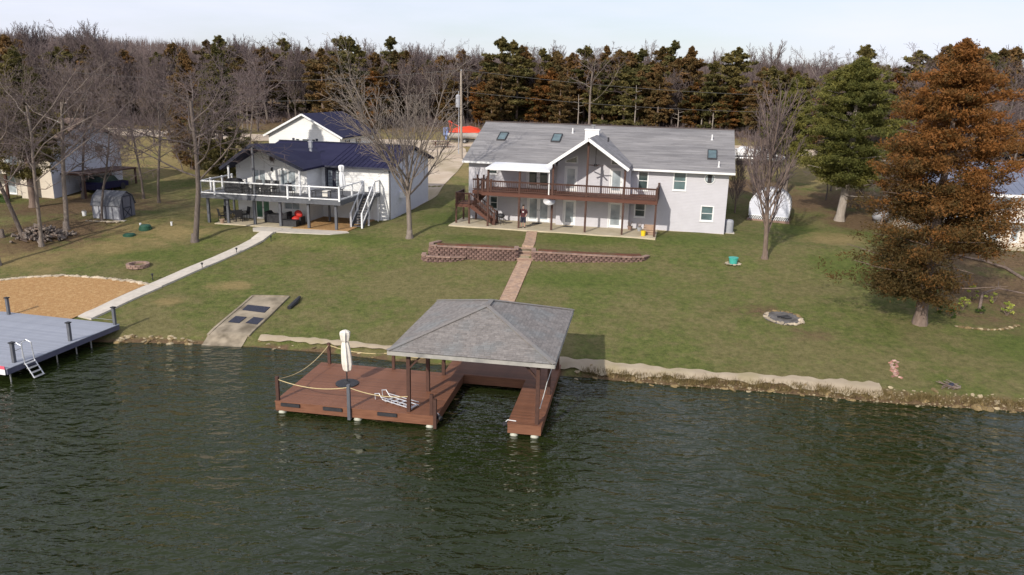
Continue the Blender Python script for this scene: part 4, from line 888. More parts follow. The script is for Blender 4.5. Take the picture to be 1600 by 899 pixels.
# person
def person(loc, rz):
    t = thing('person', 'person in dark red shirt and dark shorts standing on the patio by a deck post', 'person', loc, rz)
    me = bpy.data.meshes.new('body')
    J = [(0,0,.93),(0,.01,1.15),(0,.015,1.36),(0,0,1.47),(0,-.01,1.56),(0,-.005,1.68),(0,-.0,1.74)]
    rad = [(.15,.11),(.145,.105),(.17,.105),(.055,.055),(.072,.085),(.078,.095),(.05,.06)]
    E_ = [(i, i + 1) for i in range(6)]
    def chain(root, pts, rs):
        p = root
        for q, r_ in zip(pts, rs): J.append(q); rad.append((r_, r_)); E_.append((p, len(J) - 1)); p = len(J) - 1
        return p
    for s_ in (-1, 1):
        chain(0, [(s_*.10,0,.86),(s_*.12,-.01,.50),(s_*.125,.02,.12),(s_*.125,.02,.06),(s_*.14,-.13,.04)], [.085,.058,.042,.042,.035])
        h = chain(2, [(s_*.20,.01,1.40),(s_*.27,.05,1.14),(s_*.22,-.10,.96),(s_*.20,-.15,.93)], [.06,.045,.034,.036])
        for k in range(4): chain(h, [(s_*(.20-.012*k),-.19-.006*(k==1),.955-.02*k),(s_*(.175-.012*k),-.215,.93-.02*k)], [.0095,.008])
        chain(h, [(s_*.175,-.165,.965),(s_*.15,-.19,.975)], [.010,.008])
    me.from_pydata(J, E_, []); me.materials.append(MT['skin'])
    o = link('body', me, t); md = o.modifiers.new('skin', 'SKIN')
    for i, v in enumerate(me.skin_vertices[0].data): v.radius = rad[i]; v.use_root = (i == 0)
    o.modifiers.new('sub', 'SUBSURF').levels = 2; o.modifiers['sub'].render_levels = 2
    def cloth(name, pts, rs, mt, extra=()):
        m = MB(); m.tube(pts, rs, 14); 
        for p_, r_ in extra: m.tube(p_, r_, 10)
        return m.build(name, mt, t, smooth=True)
    m = MB(); n = 14
    def ring(m, secs):
        b = len(m.v)
        for z, rx, ry, cx in secs:
            for k in range(n): a = 2 * math.pi * k / n; m.v.append((cx + rx * math.cos(a), ry * math.sin(a), z))
        for i in range(len(secs) - 1):
            for k in range(n): m.f.append((b+i*n+k, b+i*n+(k+1) % n, b+(i+1)*n+(k+1) % n, b+(i+1)*n+k))
    ring(m, [(.86,.205,.155,0),(1.0,.195,.15,0),(1.2,.20,.15,0),(1.36,.225,.14,0),(1.43,.19,.12,0),(1.48,.08,.08,0)])
    for s_ in (-1, 1): m.tube([(s_*.17,.01,1.41),(s_*.25,.03,1.28),(s_*.28,.05,1.13)], [.085,.08,.075], 10, cap=False)
    m.build('shirt', 'shirt', t, smooth=True)
    m = MB(); m.box(-.06, -.152, 1.22, .06, -.149, 1.3); m.build('shirt_print', 'trim_white', t)
    m = MB(); ring(m, [(.98,.19,.14,0),(.84,.205,.15,0),(.76,.2,.15,0)])
    for s_ in (-1, 1): m.tube([(s_*.10,0,.84),(s_*.12,0,.42)], [.115,.11], 12, cap=False)
    m.build('shorts', 'shorts', t, smooth=True)
    m = MB(); m.blob((0, .015, 1.72), (.088, .105, .085), 4, 12, 6, .04); m.build('hair', 'hair', t, smooth=True)
    m = MB(); m.blob((0, -.105, 1.645), (.012, .018, .02), 1, 6, 4, 0); m.build('nose', 'skin', t)
    for s_ in (-1, 1): MB().blob((s_*.032, -.09, 1.672), (.012, .008, .008), 1, 6, 4, 0).build('eye', 'dark', t)
    MB().box(-.025, -.1, 1.603, .025, -.09, 1.61).build('mouth', 'shirt', t)
    for s_ in (-1, 1): MB().blob((s_*.14, -.06, .045), (.05, .13, .045), 2, 8, 5, .02).build('shoe', 'dark', t, smooth=True)
person(cf(5.47, .35, .05), FM.a + .1)

# ------------------------------------------------------------------ navy roofed house
FL = Fr(-24.2, 59.4, -11.4); ZL = 2.9
lh = thing('navy_roof_house', 'white house with navy metal roof and long white railed deck', 'house', FL.w(0, 0, ZL), FL.a)
LY = 2.6; DL = 2.3
lw = [(5.3, .95, 6.6, 1.5)]; ld_ = [(2.75, .06, 4.0, 1.95), (2.62, DL + .02, 3.78, 4.05), (5.0, DL + .02, 6.4, 4.08)]
m = holed_front(1.2, 7.35, -.4, 4.35, LY, lw + ld_)
for x in (1.2, 7.35): m.add([(x, LY, -.4), (x, 15.2, -.4), (x, 15.2, 4.2), (x, LY, 4.35)], [(0, 1, 2, 3)])
m.add([(1.2, LY, 4.35), (7.35, LY, 4.35), (4.35, LY, 6.05)], [(0, 1, 2)])
m.build('wall', 'siding_white', lh)
window(lh, *lw[0], LY, rails=0, cols=1, pane='glass_pale')
door(lh, *ld_[0], LY, 2, pane='glass_green', inset=.06, name='sliding_door'); door(lh, *ld_[1], LY, 2, pane='glass_pale', inset=.06, name='sliding_door'); door(lh, *ld_[2], LY, 2, pane='glass_pale', inset=.06, name='sliding_door')
RYF = 5.3; RX1 = 13.3
rd = [(7.72, DL + .02, 9.1, 4.1)]
m = holed_front(7.352, RX1, -.4, 4.42, RYF, rd)
m.build('right_wing_wall', 'siding_white', lh)
m = MB(); m.add([(RX1, RYF, -.4), (RX1, 15.3, -.4), (RX1, 15.3, 4.42), (RX1, 10.3, 5.66), (RX1, RYF, 4.42)], [(0, 1, 2, 3, 4)]); m.add([(1.3, 15.3, -.4), (RX1, 15.3, -.4), (RX1, 15.3, 4.42), (1.3, 15.3, 4.42)], [(0, 1, 2, 3)]); m.build('gable_wall', 'siding_blue', lh)
door(lh, *rd[0], RYF, 2, slab='dark_navy', trim='dark_navy', pane='glass_pale', grid=(3, 5), name='french_door', inset=.16)
m = MB(); ap = (4.37, -.3, 6.28); rp_ = (4.37, 10.3, 5.76); th = Vector((0, 0, -.16))
for e0, e1 in (((.75, 1.05, 4.2), (.75, 15.6, 4.2)), ((7.75, 1.25, 4.36), (7.75, 14.0, 4.4))):
    q = [Vector(e0), Vector(ap), Vector(rp_), Vector(e1)]; m.add(q + [x + th for x in q], [(0, 1, 2, 3), (7, 6, 5, 4), (0, 4, 5, 1), (3, 7, 4, 0)])
rf = m.build('roof', 'metal_navy', lh)
m = MB(); q = [Vector((1.0, 4.8, 4.36)), Vector((13.75, 4.8, 4.36)), Vector((13.75, 10.3, 5.80)), Vector((1.0, 10.3, 5.80)), Vector((13.75, 15.8, 4.36)), Vector((1.0, 15.8, 4.36))]
m.add(q + [x + th for x in q], [(0, 1, 2, 3), (3, 2, 4, 5), (6, 9, 8, 7), (9, 11, 10, 8), (0, 6, 7, 1), (1, 7, 8, 2), (2, 8, 10, 4), (4, 10, 11, 5), (3, 9, 6, 0), (5, 11, 9, 3)]); rf2 = m.build('right_wing_roof', 'metal_navy', lh)
seam = MB().box(-.015, -.01, 0, .015, .01, 1).mesh('roof_seam', 'metal_navy')
for i in range(28):
    x = 8.1 + i * .43 if i < 12 else 1.2 + (i - 12) * .43
    if i >= 12: continue
    m = MB(); m.bar((x, 4.81, 4.375), (x, 10.29, 5.815), .03, .03); m.build('roof_seam', 'metal_navy', rf2)
m = MB(); m.bar((1.0, 10.3, 5.82), (13.77, 10.3, 5.82), .35, .05); m.bar((7.9, 4.75, 4.28), (13.77, 4.75, 4.28), .08, .14); m.build('roof_trim', 'dark_navy', rf2)
m = MB()
for e in ((.75, 1.0, 4.12), (7.75, 1.2, 4.28)): m.bar(Vector(e), Vector(ap) + Vector((0, -.03, -.08)), .06, .24)
m.build('rake_board', 'dark_navy', rf)
MB().box(RX1 - .09, RYF - .1, 0, RX1 + .02, RYF - .01, 4.25).build('downpipe', 'frame_grey', lh)
m = MB(); m.cyl(5.8, 6.6, 4.4, 5.55, .12, n=10); m.cyl(5.8, 6.6, 5.55, 6.05, .17, n=10); m.cyl(5.8, 6.6, 6.05, 6.1, .22, n=10); m.build('stovepipe', 'aluminium', rf)
m = MB(); m.box(RX1 + .003, 7.4, 1.65, RX1 + .35, 8.05, 2.15); m.build('window_air_conditioner', 'trim_white', lh)
MB().box(RX1 + .003, 9.2, 2.0, RX1 + .03, 9.9, 3.0).build('side_window', 'dark_navy', lh)
# deck
m = MB(); m.box(-.2, -.33, DL - .34, 11.45, -.28, DL); m.box(11.40, -.28, DL - .34, 11.45, RYF - .01, DL); m.box(-.2, -.28, DL - .34, -.15, 4.2, DL)
for i in range(10): y = .1 + i * .45; m.box(-.15, y, DL - .22, 11.4, y + .05, DL - .03) if y < LY - .1 else m.box(7.36, y, DL - .22, 11.4, y + .05, DL - .03)
ldk = m.build('deck_frame', 'frame_grey', lh)
b1 = MB().box(-.16, 0, 0, 11.41, .14, .03).mesh('deck_board', 'frame_grey'); b2 = MB().box(7.36, 0, 0, 11.41, .14, .03).mesh('deck_board', 'frame_grey'); b3 = MB().box(-.16, 0, 0, 1.19, .14, .03).mesh('deck_board', 'frame_grey')
for i in range(50):
    y = -.28 + i * .15
    if y < LY - .16: link('deck_board', b1, ldk, (0, y, DL - .028))
    elif y < RYF - .15:
        link('deck_board', b2, ldk, (0, y, DL - .028))
        if y < 4.1: link('deck_board', b3, ldk, (0, y, DL - .028))
for u in (.15, 1.85, 4.12, 6.3, 8.65, 10.9): MB().box(u - .09, -.05, -.2, u + .09, .13, DL - .34).build('post', 'frame_grey', lh)
for u, v in ((.2, 2.3), (-.05, 4.0), (8.8, 3.4), (11.1, 3.4)): MB().box(u - .07, v - .07, -.2, u + .07, v + .07, DL - .34).build('post', 'frame_grey', lh)
MB().box(4.30, -.27, -.0 + DL, 4.44, -.13, 6.1).build('roof_post', 'frame_grey', lh)
for u, v in ((1.55, .95), (7.35, 1.35)): MB().box(u - .06, v - .06, DL, u + .06, v + .06, 4.45).build('roof_post', 'white_vinyl', lh)
def wrail(p, q, z0, z1, par=ldk):
    m = MB(); p0, q0 = Vector((*p, z0)), Vector((*q, z1))
    for h, w_ in ((1.0, .09), (.1, .08)): m.bar(p0 + Vector((0, 0, h)), q0 + Vector((0, 0, h)), .07, w_)
    o = m.build('white_railing', 'white_vinyl', par)
    g = MB(); a = (q0 - p0).normalized()
    for k in range(1, 8): g.bar(p0 + Vector((0, 0, .1 + k * .11)), q0 + Vector((0, 0, .1 + k * .11)), .008, .008)
    g.build('cable', 'steel', o)
def wpost(u, v, z0, z1): MB().box(u - .06, v - .06, z0, u + .06, v + .06, z1).build('rail_post', 'white_vinyl', lh); 
ru = [-.17, 1.05, 7.2, 9.0, 11.39]
for u in ru: wpost(u, -.35, DL - .05, DL + 1.08)
wrail((-.17, -.35), (11.39, -.35), DL, DL)
for v in (1.1, 2.7, 4.15): wpost(-.17, v, DL, DL + 1.08)
wrail((-.17, -.3), (-.17, 4.15), DL, DL)
for v in (2.0, 4.0): wpost(11.39, v, DL, DL + 1.08)
wrail((11.39, -.3), (11.39, 4.0), DL, DL); wpost(12.35, 5.15, DL, DL + 1.08)
m = MB(); m.box(11.45, 4.2, DL - .3, 12.42, RYF - .01, DL); m.build('stair_landing', 'frame_grey', lh); wrail((12.4, 4.2), (12.4, 5.15), DL, DL)
for u in (11.45, 12.37):
    m = MB(); m.bar((u, 4.25, DL - .12), (u, 1.65, .0), .05, .26); m.build('stair_stringer', 'frame_grey', lh)
    wrail((u, 4.2), (u, 1.5), DL, .12, lh); wpost(u, 1.5, -.1, 1.15); wpost(u, 2.85, -.1, 2.3); wpost(u, 4.2, DL - .1, DL + 1.08)
for i in range(12): t_ = i / 12; MB().box(11.47, 4.2 - 2.6 * t_ - .16, DL - 2.3 * t_ - .14, 12.35, 4.2 - 2.6 * t_ + .12, DL - 2.3 * t_ - .10).build('tread', 'frame_grey', lh)
MB().box(12.29, 4.9, -.2, 12.39, 5.0, DL - .3).build('stair_post', 'white_vinyl', lh)
m = MB(); m.box(.9, -.45, -.3, 7.35, LY - .003, .04); m.build('patio', 'concrete_tan', lh)
m = MB(); m.box(7.36, -.2, -.3, 11.9, RYF - .01, .035); m.build('gravel_floor', 'wood_chip', lh)
def cl(u, v, z=0.04): return FL.w(u, v, ZL + z)
# things on and under the deck
t = thing('sunburst_ornament', 'dark red metal sunburst ornament on the white gable', 'ornament', cl(4.45, LY - .03, 4.95), FL.a)
m = MB(); m.tube([(0, 0, 0), (0, -.04, 0)], .17, 16); m.build('disc', 'ridge_dark', t)
for k in range(16):
    a = k * math.pi / 8; l_ = .42 if k % 2 else .34; d = Vector((math.cos(a), 0, math.sin(a))); s_ = Vector((-math.sin(a), 0, math.cos(a)))
    m = MB(); m.ext([d*.16 + s_*.035 + Vector((0,-.03,0)), d*l_ + Vector((0,-.03,0)), d*.16 - s_*.035 + Vector((0,-.03,0))], (0, .015, 0)); m.build('ray', 'ridge_dark', t)
t = thing('wall_lantern', 'small black wall lantern between the sliding doors', 'lantern', cl(4.4, LY - .02, 4.05), FL.a)
m = MB(); m.box(-.05, -.02, -.02, .05, .0, .2); m.build('bracket', 'dark', t); m = MB(); m.lathe(0, -.1, [(-.1, .05), (.1, .08), (.16, .02)], 6); m.build('lamp_body', 'dark', t)
t = thing('covered_grill', 'large black covered barbecue grill on the white railed deck', 'grill', cl(2.05, .55, DL), FL.a)
m = MB(); m.ext([(-.75, 0, .05), (.75, 0, .05), (.72, 0, .85), (.45, 0, 1.15), (-.45, 0, 1.15), (-.72, 0, .85)], (0, .6, 0)); o = fix_normals(m.build('cover', 'black_cloth', t)); bv = o.modifiers.new('bevel', 'BEVEL'); bv.width = .06; bv.segments = 2
for s_ in (-.6, .6): MB().box(s_ - .03, .1, 0, s_ + .03, .5, .06).build('foot', 'dark', t)
def chair(name, label, loc, rz, mt='dark', group=None):
    t = thing(name, label, 'chair', loc, rz, group)
    MB().box(-.25, -.25, .40, .25, .25, .45).build('seat', mt, t)
    m = MB(); m.bar((0, .26, .45), (0, .36, 1.0), .5, .05, up=(0, 1, 0)); m.build('backrest', mt, t)
    for s_ in (-1, 1):
        MB().bar((s_*.26, -.22, 0), (s_*.26, -.22, .64), .04).build('leg', mt, t); MB().bar((s_*.26, .26, 0), (s_*.26, .26, .64), .04).build('leg', mt, t)
        MB().box(s_*.26 - .03, -.26, .62, s_*.26 + .03, .3, .66).build('armrest', mt, t)
    return t
def table(name, label, loc, rz, lx, ly, h, mt='dark', top='dark'):
    t = thing(name, label, 'table', loc, rz)
    MB().box(-lx, -ly, h - .04, lx, ly, h).build('table_top', top, t)
    for a in (-1, 1):
        for b in (-1, 1): MB().box(a*(lx-.08)-.03, b*(ly-.08)-.03, 0, a*(lx-.08)+.03, b*(ly-.08)+.03, h - .04).build('leg', mt, t)
    return t
table('dining_table', 'long dark dining table on the white railed deck', cl(4.3, .95, DL), FL.a, 1.0, .42, .72)
for k, (u, v, rz, lab) in enumerate(((3.55, .28, math.pi, 'front left'), (4.3, .28, math.pi, 'front middle'), (5.05, .28, math.pi, 'front right'), (3.55, 1.6, 0, 'back left'), (4.3, 1.6, 0, 'back middle'), (5.05, 1.6, 0, 'back right'))):
    chair('deck_chair', 'dark metal dining chair at the %s side of the deck table' % lab, cl(u, v, DL), FL.a + rz, group='chairs around the deck dining table')
chair('deck_chair', 'single dark chair near the right roof post of the white railed deck', cl(6.8, .8, DL), FL.a + .8)
table('side_table', 'low dark table draped with a pale towel near the deck corner', cl(9.3, 1.0, DL), FL.a, .7, .4, .55)
m = MB(); m.box(.30, -.44, .553, .72, .2, .575); m.box(.30, -.46, .15, .72, -.43, .575); o = m.build('towel', 'canvas', None); o.location = cl(9.3, 1.0, DL); o.rotation_euler = (0, 0, FL.a); tag(o, 'pale towel hanging over the low deck table', 'towel')
def closed_umbrella(label, loc, h, mt='canvas', base_r=.34, rz=0, cant=False):
    t = thing('patio_umbrella', label, 'umbrella', loc, rz)
    m = MB(); m.lathe(0, 0, [(0, base_r), (.05, base_r), (.09, base_r * .3), (.16, .06)], 18); m.build('base', 'dark', t)
    m = MB(); m.cyl(0, 0, .1, h - .05, .03, n=8); m.build('pole', 'dark', t)
    rr = random.Random(h); m = MB(); n = 14; secs = [(.24*h, .08), (.27*h, .17), (.38*h, .21), (.55*h, .20), (.70*h, .17), (.79*h, .12), (.82*h, .17), (.93*h, .21), (.97*h, .20), (h, .10)]
    for z, r_ in secs:
        for k in range(n): a = 2*math.pi*k/n; rk = r_ * (1 + (.16 if k % 2 else -.14)); m.v.append((rk*math.cos(a) + .03*math.sin(z*2.2), rk*math.sin(a), z))
    for i in range(len(secs) - 1):
        for k in range(n): m.f.append((i*n+k, i*n+(k+1) % n, (i+1)*n+(k+1) % n, (i+1)*n+k))
    m.f.append(tuple((len(secs)-1)*n + k for k in range(n))); m.f.append(tuple(range(n))[::-1])
    m.build('folded_canopy', mt, t)
    return t
closed_umbrella('closed white patio umbrella standing on the white railed deck', cl(10.6, 2.0, DL), 2.45, 'white_vinyl')
table('patio_table', 'dark round cornered table under the white railed deck', cl(1.6, 1.2), FL.a, .55, .55, .7)
for k, (u, v, rz, lab) in enumerate(((1.0, .6, 2.4, 'nearest the lake'), (2.25, .7, -2.3, 'on the right side'), (.75, 1.7, .7, 'on the left side'), (2.2, 1.85, -.6, 'nearest the wall'))):
    chair('patio_chair', 'dark patio chair %s of the table under the deck' % lab, cl(u, v), FL.a + rz, group='chairs around the table under the deck')
def cover_shape(name, label, cat, loc, rz, sx, sy, sz, mt):
    m = MB(); m.ext([(-sx, -sy, 0), (sx, -sy, 0), (sx, -sy, sz), (sx*.7, -sy, sz*.95), (sx*.55, -sy, sz*.72), (-sx*.6, -sy, sz*.74), (-sx*.75, -sy, sz), (-sx, -sy, sz*.95)], (0, 2*sy, 0))
    o = fix_normals(m.build(name, mt)); bv = o.modifiers.new('bevel', 'BEVEL'); bv.width = .08; bv.segments = 2; o.location = loc; o.rotation_euler = (0, 0, rz); tag(o, label, cat); return o
cover_shape('covered_sofa', 'outdoor sofa under a black cover below the deck', 'sofa', cl(5.3, 1.5), FL.a, 1.0, .45, .9, 'black_cloth')
t = thing('red_armchair', 'red cushioned outdoor armchair below the deck', 'armchair', cl(7.0, 1.3), FL.a)
m = MB(); m.box(-.4, -.4, .1, .4, .4, .3); m.build('frame', 'dark', t); m = MB(); m.blob((0, -.05, .45), (.38, .36, .2), 2, 12, 6, .05); m.build('seat_cushion', 'red', t, smooth=True); m = MB(); m.blob((0, .3, .72), (.36, .14, .34), 3, 12, 6, .05); m.build('back_cushion', 'red', t, smooth=True)
for s_ in (-1, 1): MB().box(s_*.46 - .06, -.4, .0, s_*.46 + .06, .4, .6).build('armrest', 'dark', t)
m = MB(); m.box(-.6, -.28, 0, .6, .28, .42); m.box(-.63, -.31, .42, .63, .31, .48); o = m.build('storage_box', 'dark'); o.location = cl(6.95, .35); o.rotation_euler = (0, 0, FL.a); tag(o, 'low dark storage box in front of the red armchair', 'box')
t = thing('flower_pot', 'orange clay pot at the left post below the white railed deck', 'flower pot', cl(1.45, -.25), 0); m = MB(); m.lathe(0, 0, [(0, .13), (.28, .2), (.32, .21), (.31, .17), (.22, .16)], 12); m.build('pot', 'paver', t)

# ------------------------------------------------------------------ white house behind it
def gable_house(name, label, loc, deg, W, D, h, rise, wall, roofm, over=.4, ridge='y'):
    t = thing(name, label, 'house', loc, R(deg))
    return t
GZ0 = gz(-24, 91)
gh = thing('white_garage_house', 'white gabled house with navy roof behind the navy roofed house', 'house', (-28.3, 88.6, GZ0 - .1), R(-11))
W_, D_h, hh, ri = 8.7, 10.5, 2.85, 2.25
gw = [(3.35, 1.0, 3.75, 2.4), (4.15, 1.0, 4.9, 2.4), (5.3, 1.0, 5.7, 2.4)]
m = holed_front(0, W_, -.6, hh, 0, gw); m.add([(0, 0, hh), (W_, 0, hh), (W_/2, 0, hh + ri)], [(0, 1, 2)])
for x in (0, W_): m.add([(x, 0, -.6), (x, D_h, -.6), (x, D_h, hh), (x, 0, hh)], [(0, 1, 2, 3)])
m.add([(0, D_h, -.6), (W_, D_h, -.6), (W_, D_h, hh), (W_/2, D_h, hh + ri), (0, D_h, hh)], [(0, 1, 2, 3, 4)]); m.build('wall', 'siding_white', gh)
for a, c, b, d in gw: window(gh, a, c, b, d, 0, pane='glass')
for x in (3.05, 5.9): MB().box(x - .14, -.03, .95, x + .14, -.004, 2.5).build('shutter', 'dark_navy', gh)
for y in (1.6, 4.8):
    o = MB().box(W_ + .003, y, 1.2, W_ + .03, y + .8, 2.35).build('window', 'trim_white', gh); MB().box(W_ + .031, y + .08, 1.28, W_ + .04, y + .72, 2.27).build('pane', 'glass', o)
    for q in (y - .3, y + .82): MB().box(W_ + .003, q, 1.2, W_ + .035, q + .26, 2.35).build('shutter', 'dark_navy', gh)
m = MB(); ov = .45; sl_ = ri / (W_ / 2)
for s_ in (-1, 1):
    e = W_/2 + s_ * (W_/2 + ov); z = hh - ov * sl_ + .03
    q = [Vector((e, -.4, z)), Vector((W_/2, -.4, hh + ri + .03)), Vector((W_/2, D_h + .4, hh + ri + .03)), Vector((e, D_h + .4, z))]; m.add(q + [x + Vector((0, 0, .12)) for x in q], [(0, 1, 2, 3), (7, 6, 5, 4), (0, 4, 5, 1), (3, 7, 4, 0), (2, 6, 7, 3)])
fix_normals(m.build('roof', 'metal_navy', gh))
m = MB()
for s_ in (-1, 1): m.bar((W_/2 + s_*(W_/2 + ov), -.43, hh - ov*sl_ + .03), (W_/2, -.43, hh + ri + .05), .05, .2)
m.build('rake_board', 'trim_white', gh)

# ------------------------------------------------------------------ tan house at the left edge
FT = Fr(-53.5, 69.2, -11); ZT = 3.3
th_ = thing('tan_house', 'tan two storey house with brown roof and grey gable wall at the left edge', 'house', FT.w(0, 0, ZT), FT.a)
W_, D_h, hh = 13.2, 9.0, 4.6
tw = [(1.0, 2.9, 2.2, 4.2), (4.0, 2.9, 5.2, 4.2), (6.3, 2.9, 7.5, 4.2), (8.6, 2.9, 9.8, 4.2), (8.4, .3, 9.4, 2.0), (10.0, .3, 11.0, 2.0), (5.5, .3, 6.7, 2.0)]
m = holed_front(0, W_, -.5, hh, 0, tw); m.add([(0, 0, -.5), (0, D_h, -.5), (0, D_h, hh), (0, D_h/2, hh + 2), (0, 0, hh)], [(0, 1, 2, 3, 4)]); m.add([(0, D_h, -.5), (W_, D_h, -.5), (W_, D_h, hh), (0, D_h, hh)], [(0, 1, 2, 3)])
m.build('wall', 'siding_cream', th_)
m = MB(); m.add([(W_, 0, -.5), (W_, D_h, -.5), (W_, D_h, hh), (W_, D_h/2, hh + 2), (W_, 0, hh)], [(0, 1, 2, 3, 4)]); m.build('gable_wall', 'siding_blue', th_)
for a, c, b, d in tw: window(th_, a, c, b, d, 0, pane='glass_pale')
m = MB()
for y0, y1 in ((-.6, D_h/2), (D_h + .6, D_h/2)):
    z = hh - .6 * (2 / (D_h/2)); q = [Vector((-.4, y0, z + .05)), Vector((W_ + .4, y0, z + .05)), Vector((W_ + .4, y1, hh + 2.05)), Vector((-.4, y1, hh + 2.05))]; m.add(q + [x + Vector((0, 0, .14)) for x in q], [(0, 3, 2, 1), (4, 5, 6, 7), (0, 1, 5, 4), (1, 2, 6, 5), (3, 0, 4, 7)])
m.build('roof', 'brown_roof', th_)
m = MB(); m.box(10.6, -.75, -.5, 11.7, -.003, 7.2); m.box(10.5, -.85, 7.2, 11.8, .1, 7.4); m.build('chimney', 'siding_cream', th_)
m = MB(); m.box(0, -1.9, 2.25, 10.4, -.003, 2.5); bl = m.build('balcony', 'siding_cream', th_)
m = MB(); m.box(0, -1.95, 2.5, 10.4, -1.9, 2.62); m.box(0, -1.95, 3.2, 10.4, -1.88, 3.3); m.build('railing', 'siding_cream', bl)
for k in range(34): MB().box(.1 + k*.305, -1.93, 2.62, .15 + k*.305, -1.9, 3.2).build('baluster', 'siding_cream', bl)
for u in (.15, 2.7, 5.2, 7.8, 10.2): MB().box(u - .09, -1.85, -.5, u + .09, -1.67, 2.25).build('post', 'post_brown', th_)
m = MB(); m.box(W_ + .003, 5.6, 3.7, W_ + .03, 6.5, 4.2); o = m.build('window', 'dark', th_)
m = MB(); m.box(W_ + .01, 1.0, 2.0, W_ + 2.4, 8.0, 2.15); dk_ = m.build('side_porch_floor', 'post_brown', th_)
for y in (1.1, 4.5, 7.9): MB().box(W_ + 2.2, y - .07, -.5, W_ + 2.34, y + .07, 2.0).build('porch_post', 'post_brown', th_)
m = MB(); m.blob((0, 0, .3), (1.5, .45, .42), 8, 12, 6, .25); o = m.build('hedge_shrub', 'shrub_green'); x, y, _ = FT.w(9.6, -3.0); o.location = (x, y, gz(x, y) - .05); tag(o, 'low clipped evergreen hedge before the tan house', 'hedge')
t = thing('blue_car', 'dark blue car under the side porch of the tan house', 'car', (*FT.w(15.0, 4.2)[:2], gz(*FT.w(15.0, 4.2)[:2]) + 0.02), FT.a + R(90))
m = MB(); m.ext([(-2.1, -.85, .3), (2.1, -.85, .3), (2.15, -.85, .75), (1.0, -.85, .88), (-1.9, -.85, .95), (-2.1, -.85, .8)], (0, 1.7, 0)); fix_normals(m.build('body', 'metal_navy', t)); m = MB(); m.ext([(-1.5, -.75, .9), (1.0, -.75, .86), (.4, -.75, 1.4), (-1.1, -.75, 1.42)], (0, 1.5, 0)); fix_normals(m.build('cabin', 'glass', t))
for a in (-1.35, 1.35):
    for b in (-.86, .66): m = MB(); m.tube([(a, b, .32), (a, b + .2, .32)], .32, 14); m.build('wheel', 'dark', t)

# ------------------------------------------------------------------ right house behind the orange cedar
FRt = Fr(30.8, 56.6, -8); ZR = gz(34, 55) - .05
rh = thing('slate_roof_house', 'cream house with slate blue metal roof behind the orange cedar', 'house', FRt.w(0, 0, ZR), FRt.a)
W_, D_h, hh = 17, 10, 4.0
rw = [(3.4, .5, 4.2, 1.75), (4.5, .5, 5.3, 1.75), (6.1, .5, 6.6, 1.6), (10, .6, 11.5, 1.8), (1.5, 2.7, 2.5, 3.6), (4.5, 2.7, 5.7, 3.6), (8.5, 2.7, 10, 3.6)]
m = holed_front(0, W_, -.6, hh, 0, rw)
for x in (0, W_): m.add([(x, 0, -.6), (x, D_h, -.6), (x, D_h, hh), (x, D_h/2, hh + 1.7), (x, 0, hh)], [(0, 1, 2, 3, 4)])
m.add([(0, D_h, -.6), (W_, D_h, -.6), (W_, D_h, hh), (0, D_h, hh)], [(0, 1, 2, 3)]); m.build('wall', 'siding_cream', rh)
for a, c, b, d in rw: window(rh, a, c, b, d, 0, pane='glass_pale')
m = MB()
for y0, y1 in ((-.6, D_h/2), (D_h + .6, D_h/2)):
    z = hh - .6*.34; q = [Vector((-.5, y0, z + .04)), Vector((W_ + .5, y0, z + .04)), Vector((W_ + .5, y1, hh + 1.74)), Vector((-.5, y1, hh + 1.74))]; m.add(q + [x + Vector((0, 0, .1)) for x in q], [(0, 3, 2, 1), (4, 5, 6, 7), (0, 1, 5, 4), (1, 2, 6, 5), (3, 0, 4, 7)])
rr_ = m.build('roof', 'metal_slate', rh)
for i in range(36): x = -.3 + i*.5; m = MB(); m.bar((x, -.58, hh - .05), (x, D_h/2, hh + 1.85), .03, .04); m.build('roof_seam', 'metal_slate', rr_)
MB().box(-.5, -.68, hh - .22, W_ + .5, -.605, hh - .02).build('gutter', 'trim_white', rr_)
m = MB(); m.box(.2, -1.3, 2.05, 16, -.003, 2.22); m.build('band_roof', 'trim_white', rh)
m = MB(); m.box(0, -1.4, -.5, 17, -.003, .06); m.build('patio', 'concrete_tan', rh)
for u in (.6, 3.0, 7.6, 9.5, 12): MB().box(u - .05, -1.25, .06, u + .05, -1.15, 2.05).build('post', 'trim_white', rh)

# ------------------------------------------------------------------ sheds
x_, y_ = -32.83, 58.62
sh = thing('gambrel_shed', 'small dark grey gambrel roofed shed with a braced door on the left lawn', 'shed', (x_, y_, gz(-31.5, 58.6) - .05), math.atan2(58.33 - 58.62, 2.28))
W_, D_h = 2.35, 1.95; pz = [(0, 1.12), (.28, 1.75), (.975, 2.12), (1.67, 1.75), (1.95, 1.12)]
m = MB(); m.box(.02, .02, -.1, W_ - .02, D_h - .02, 1.1); m.ext([(W_ - .021, .02, 1.1), (W_ - .021, D_h - .02, 1.1), *[(W_ - .021, y, z - .04) for y, z in reversed(pz[1:-1])]], (-W_ + .05, 0, 0)); fix_normals(m.build('wall', 'shed_grey', sh))
for k in range(4): MB().box(.1 + k*.56, -.005, .08, .55 + k*.56, .018, 1.02).build('side_panel', 'shed_light', sh)
m = MB()
for (ya, za), (yb, zb_) in zip(pz, pz[1:]):
    dy = -.06 if ya == 0 else 0; ey = .06 if yb == D_h else 0
    q = [Vector((-.06, ya + dy, za - abs(dy))), Vector((W_ + .06, ya + dy, za - abs(dy))), Vector((W_ + .06, yb + ey, zb_ - abs(ey))), Vector((-.06, yb + ey, zb_ - abs(ey)))]; m.add(q + [x + Vector((0, 0, .05)) for x in q], [(0, 3, 2, 1), (4, 5, 6, 7), (0, 1, 5, 4), (1, 2, 6, 5), (2, 3, 7, 6), (3, 0, 4, 7)])
m.build('roof', 'frame_grey', sh)
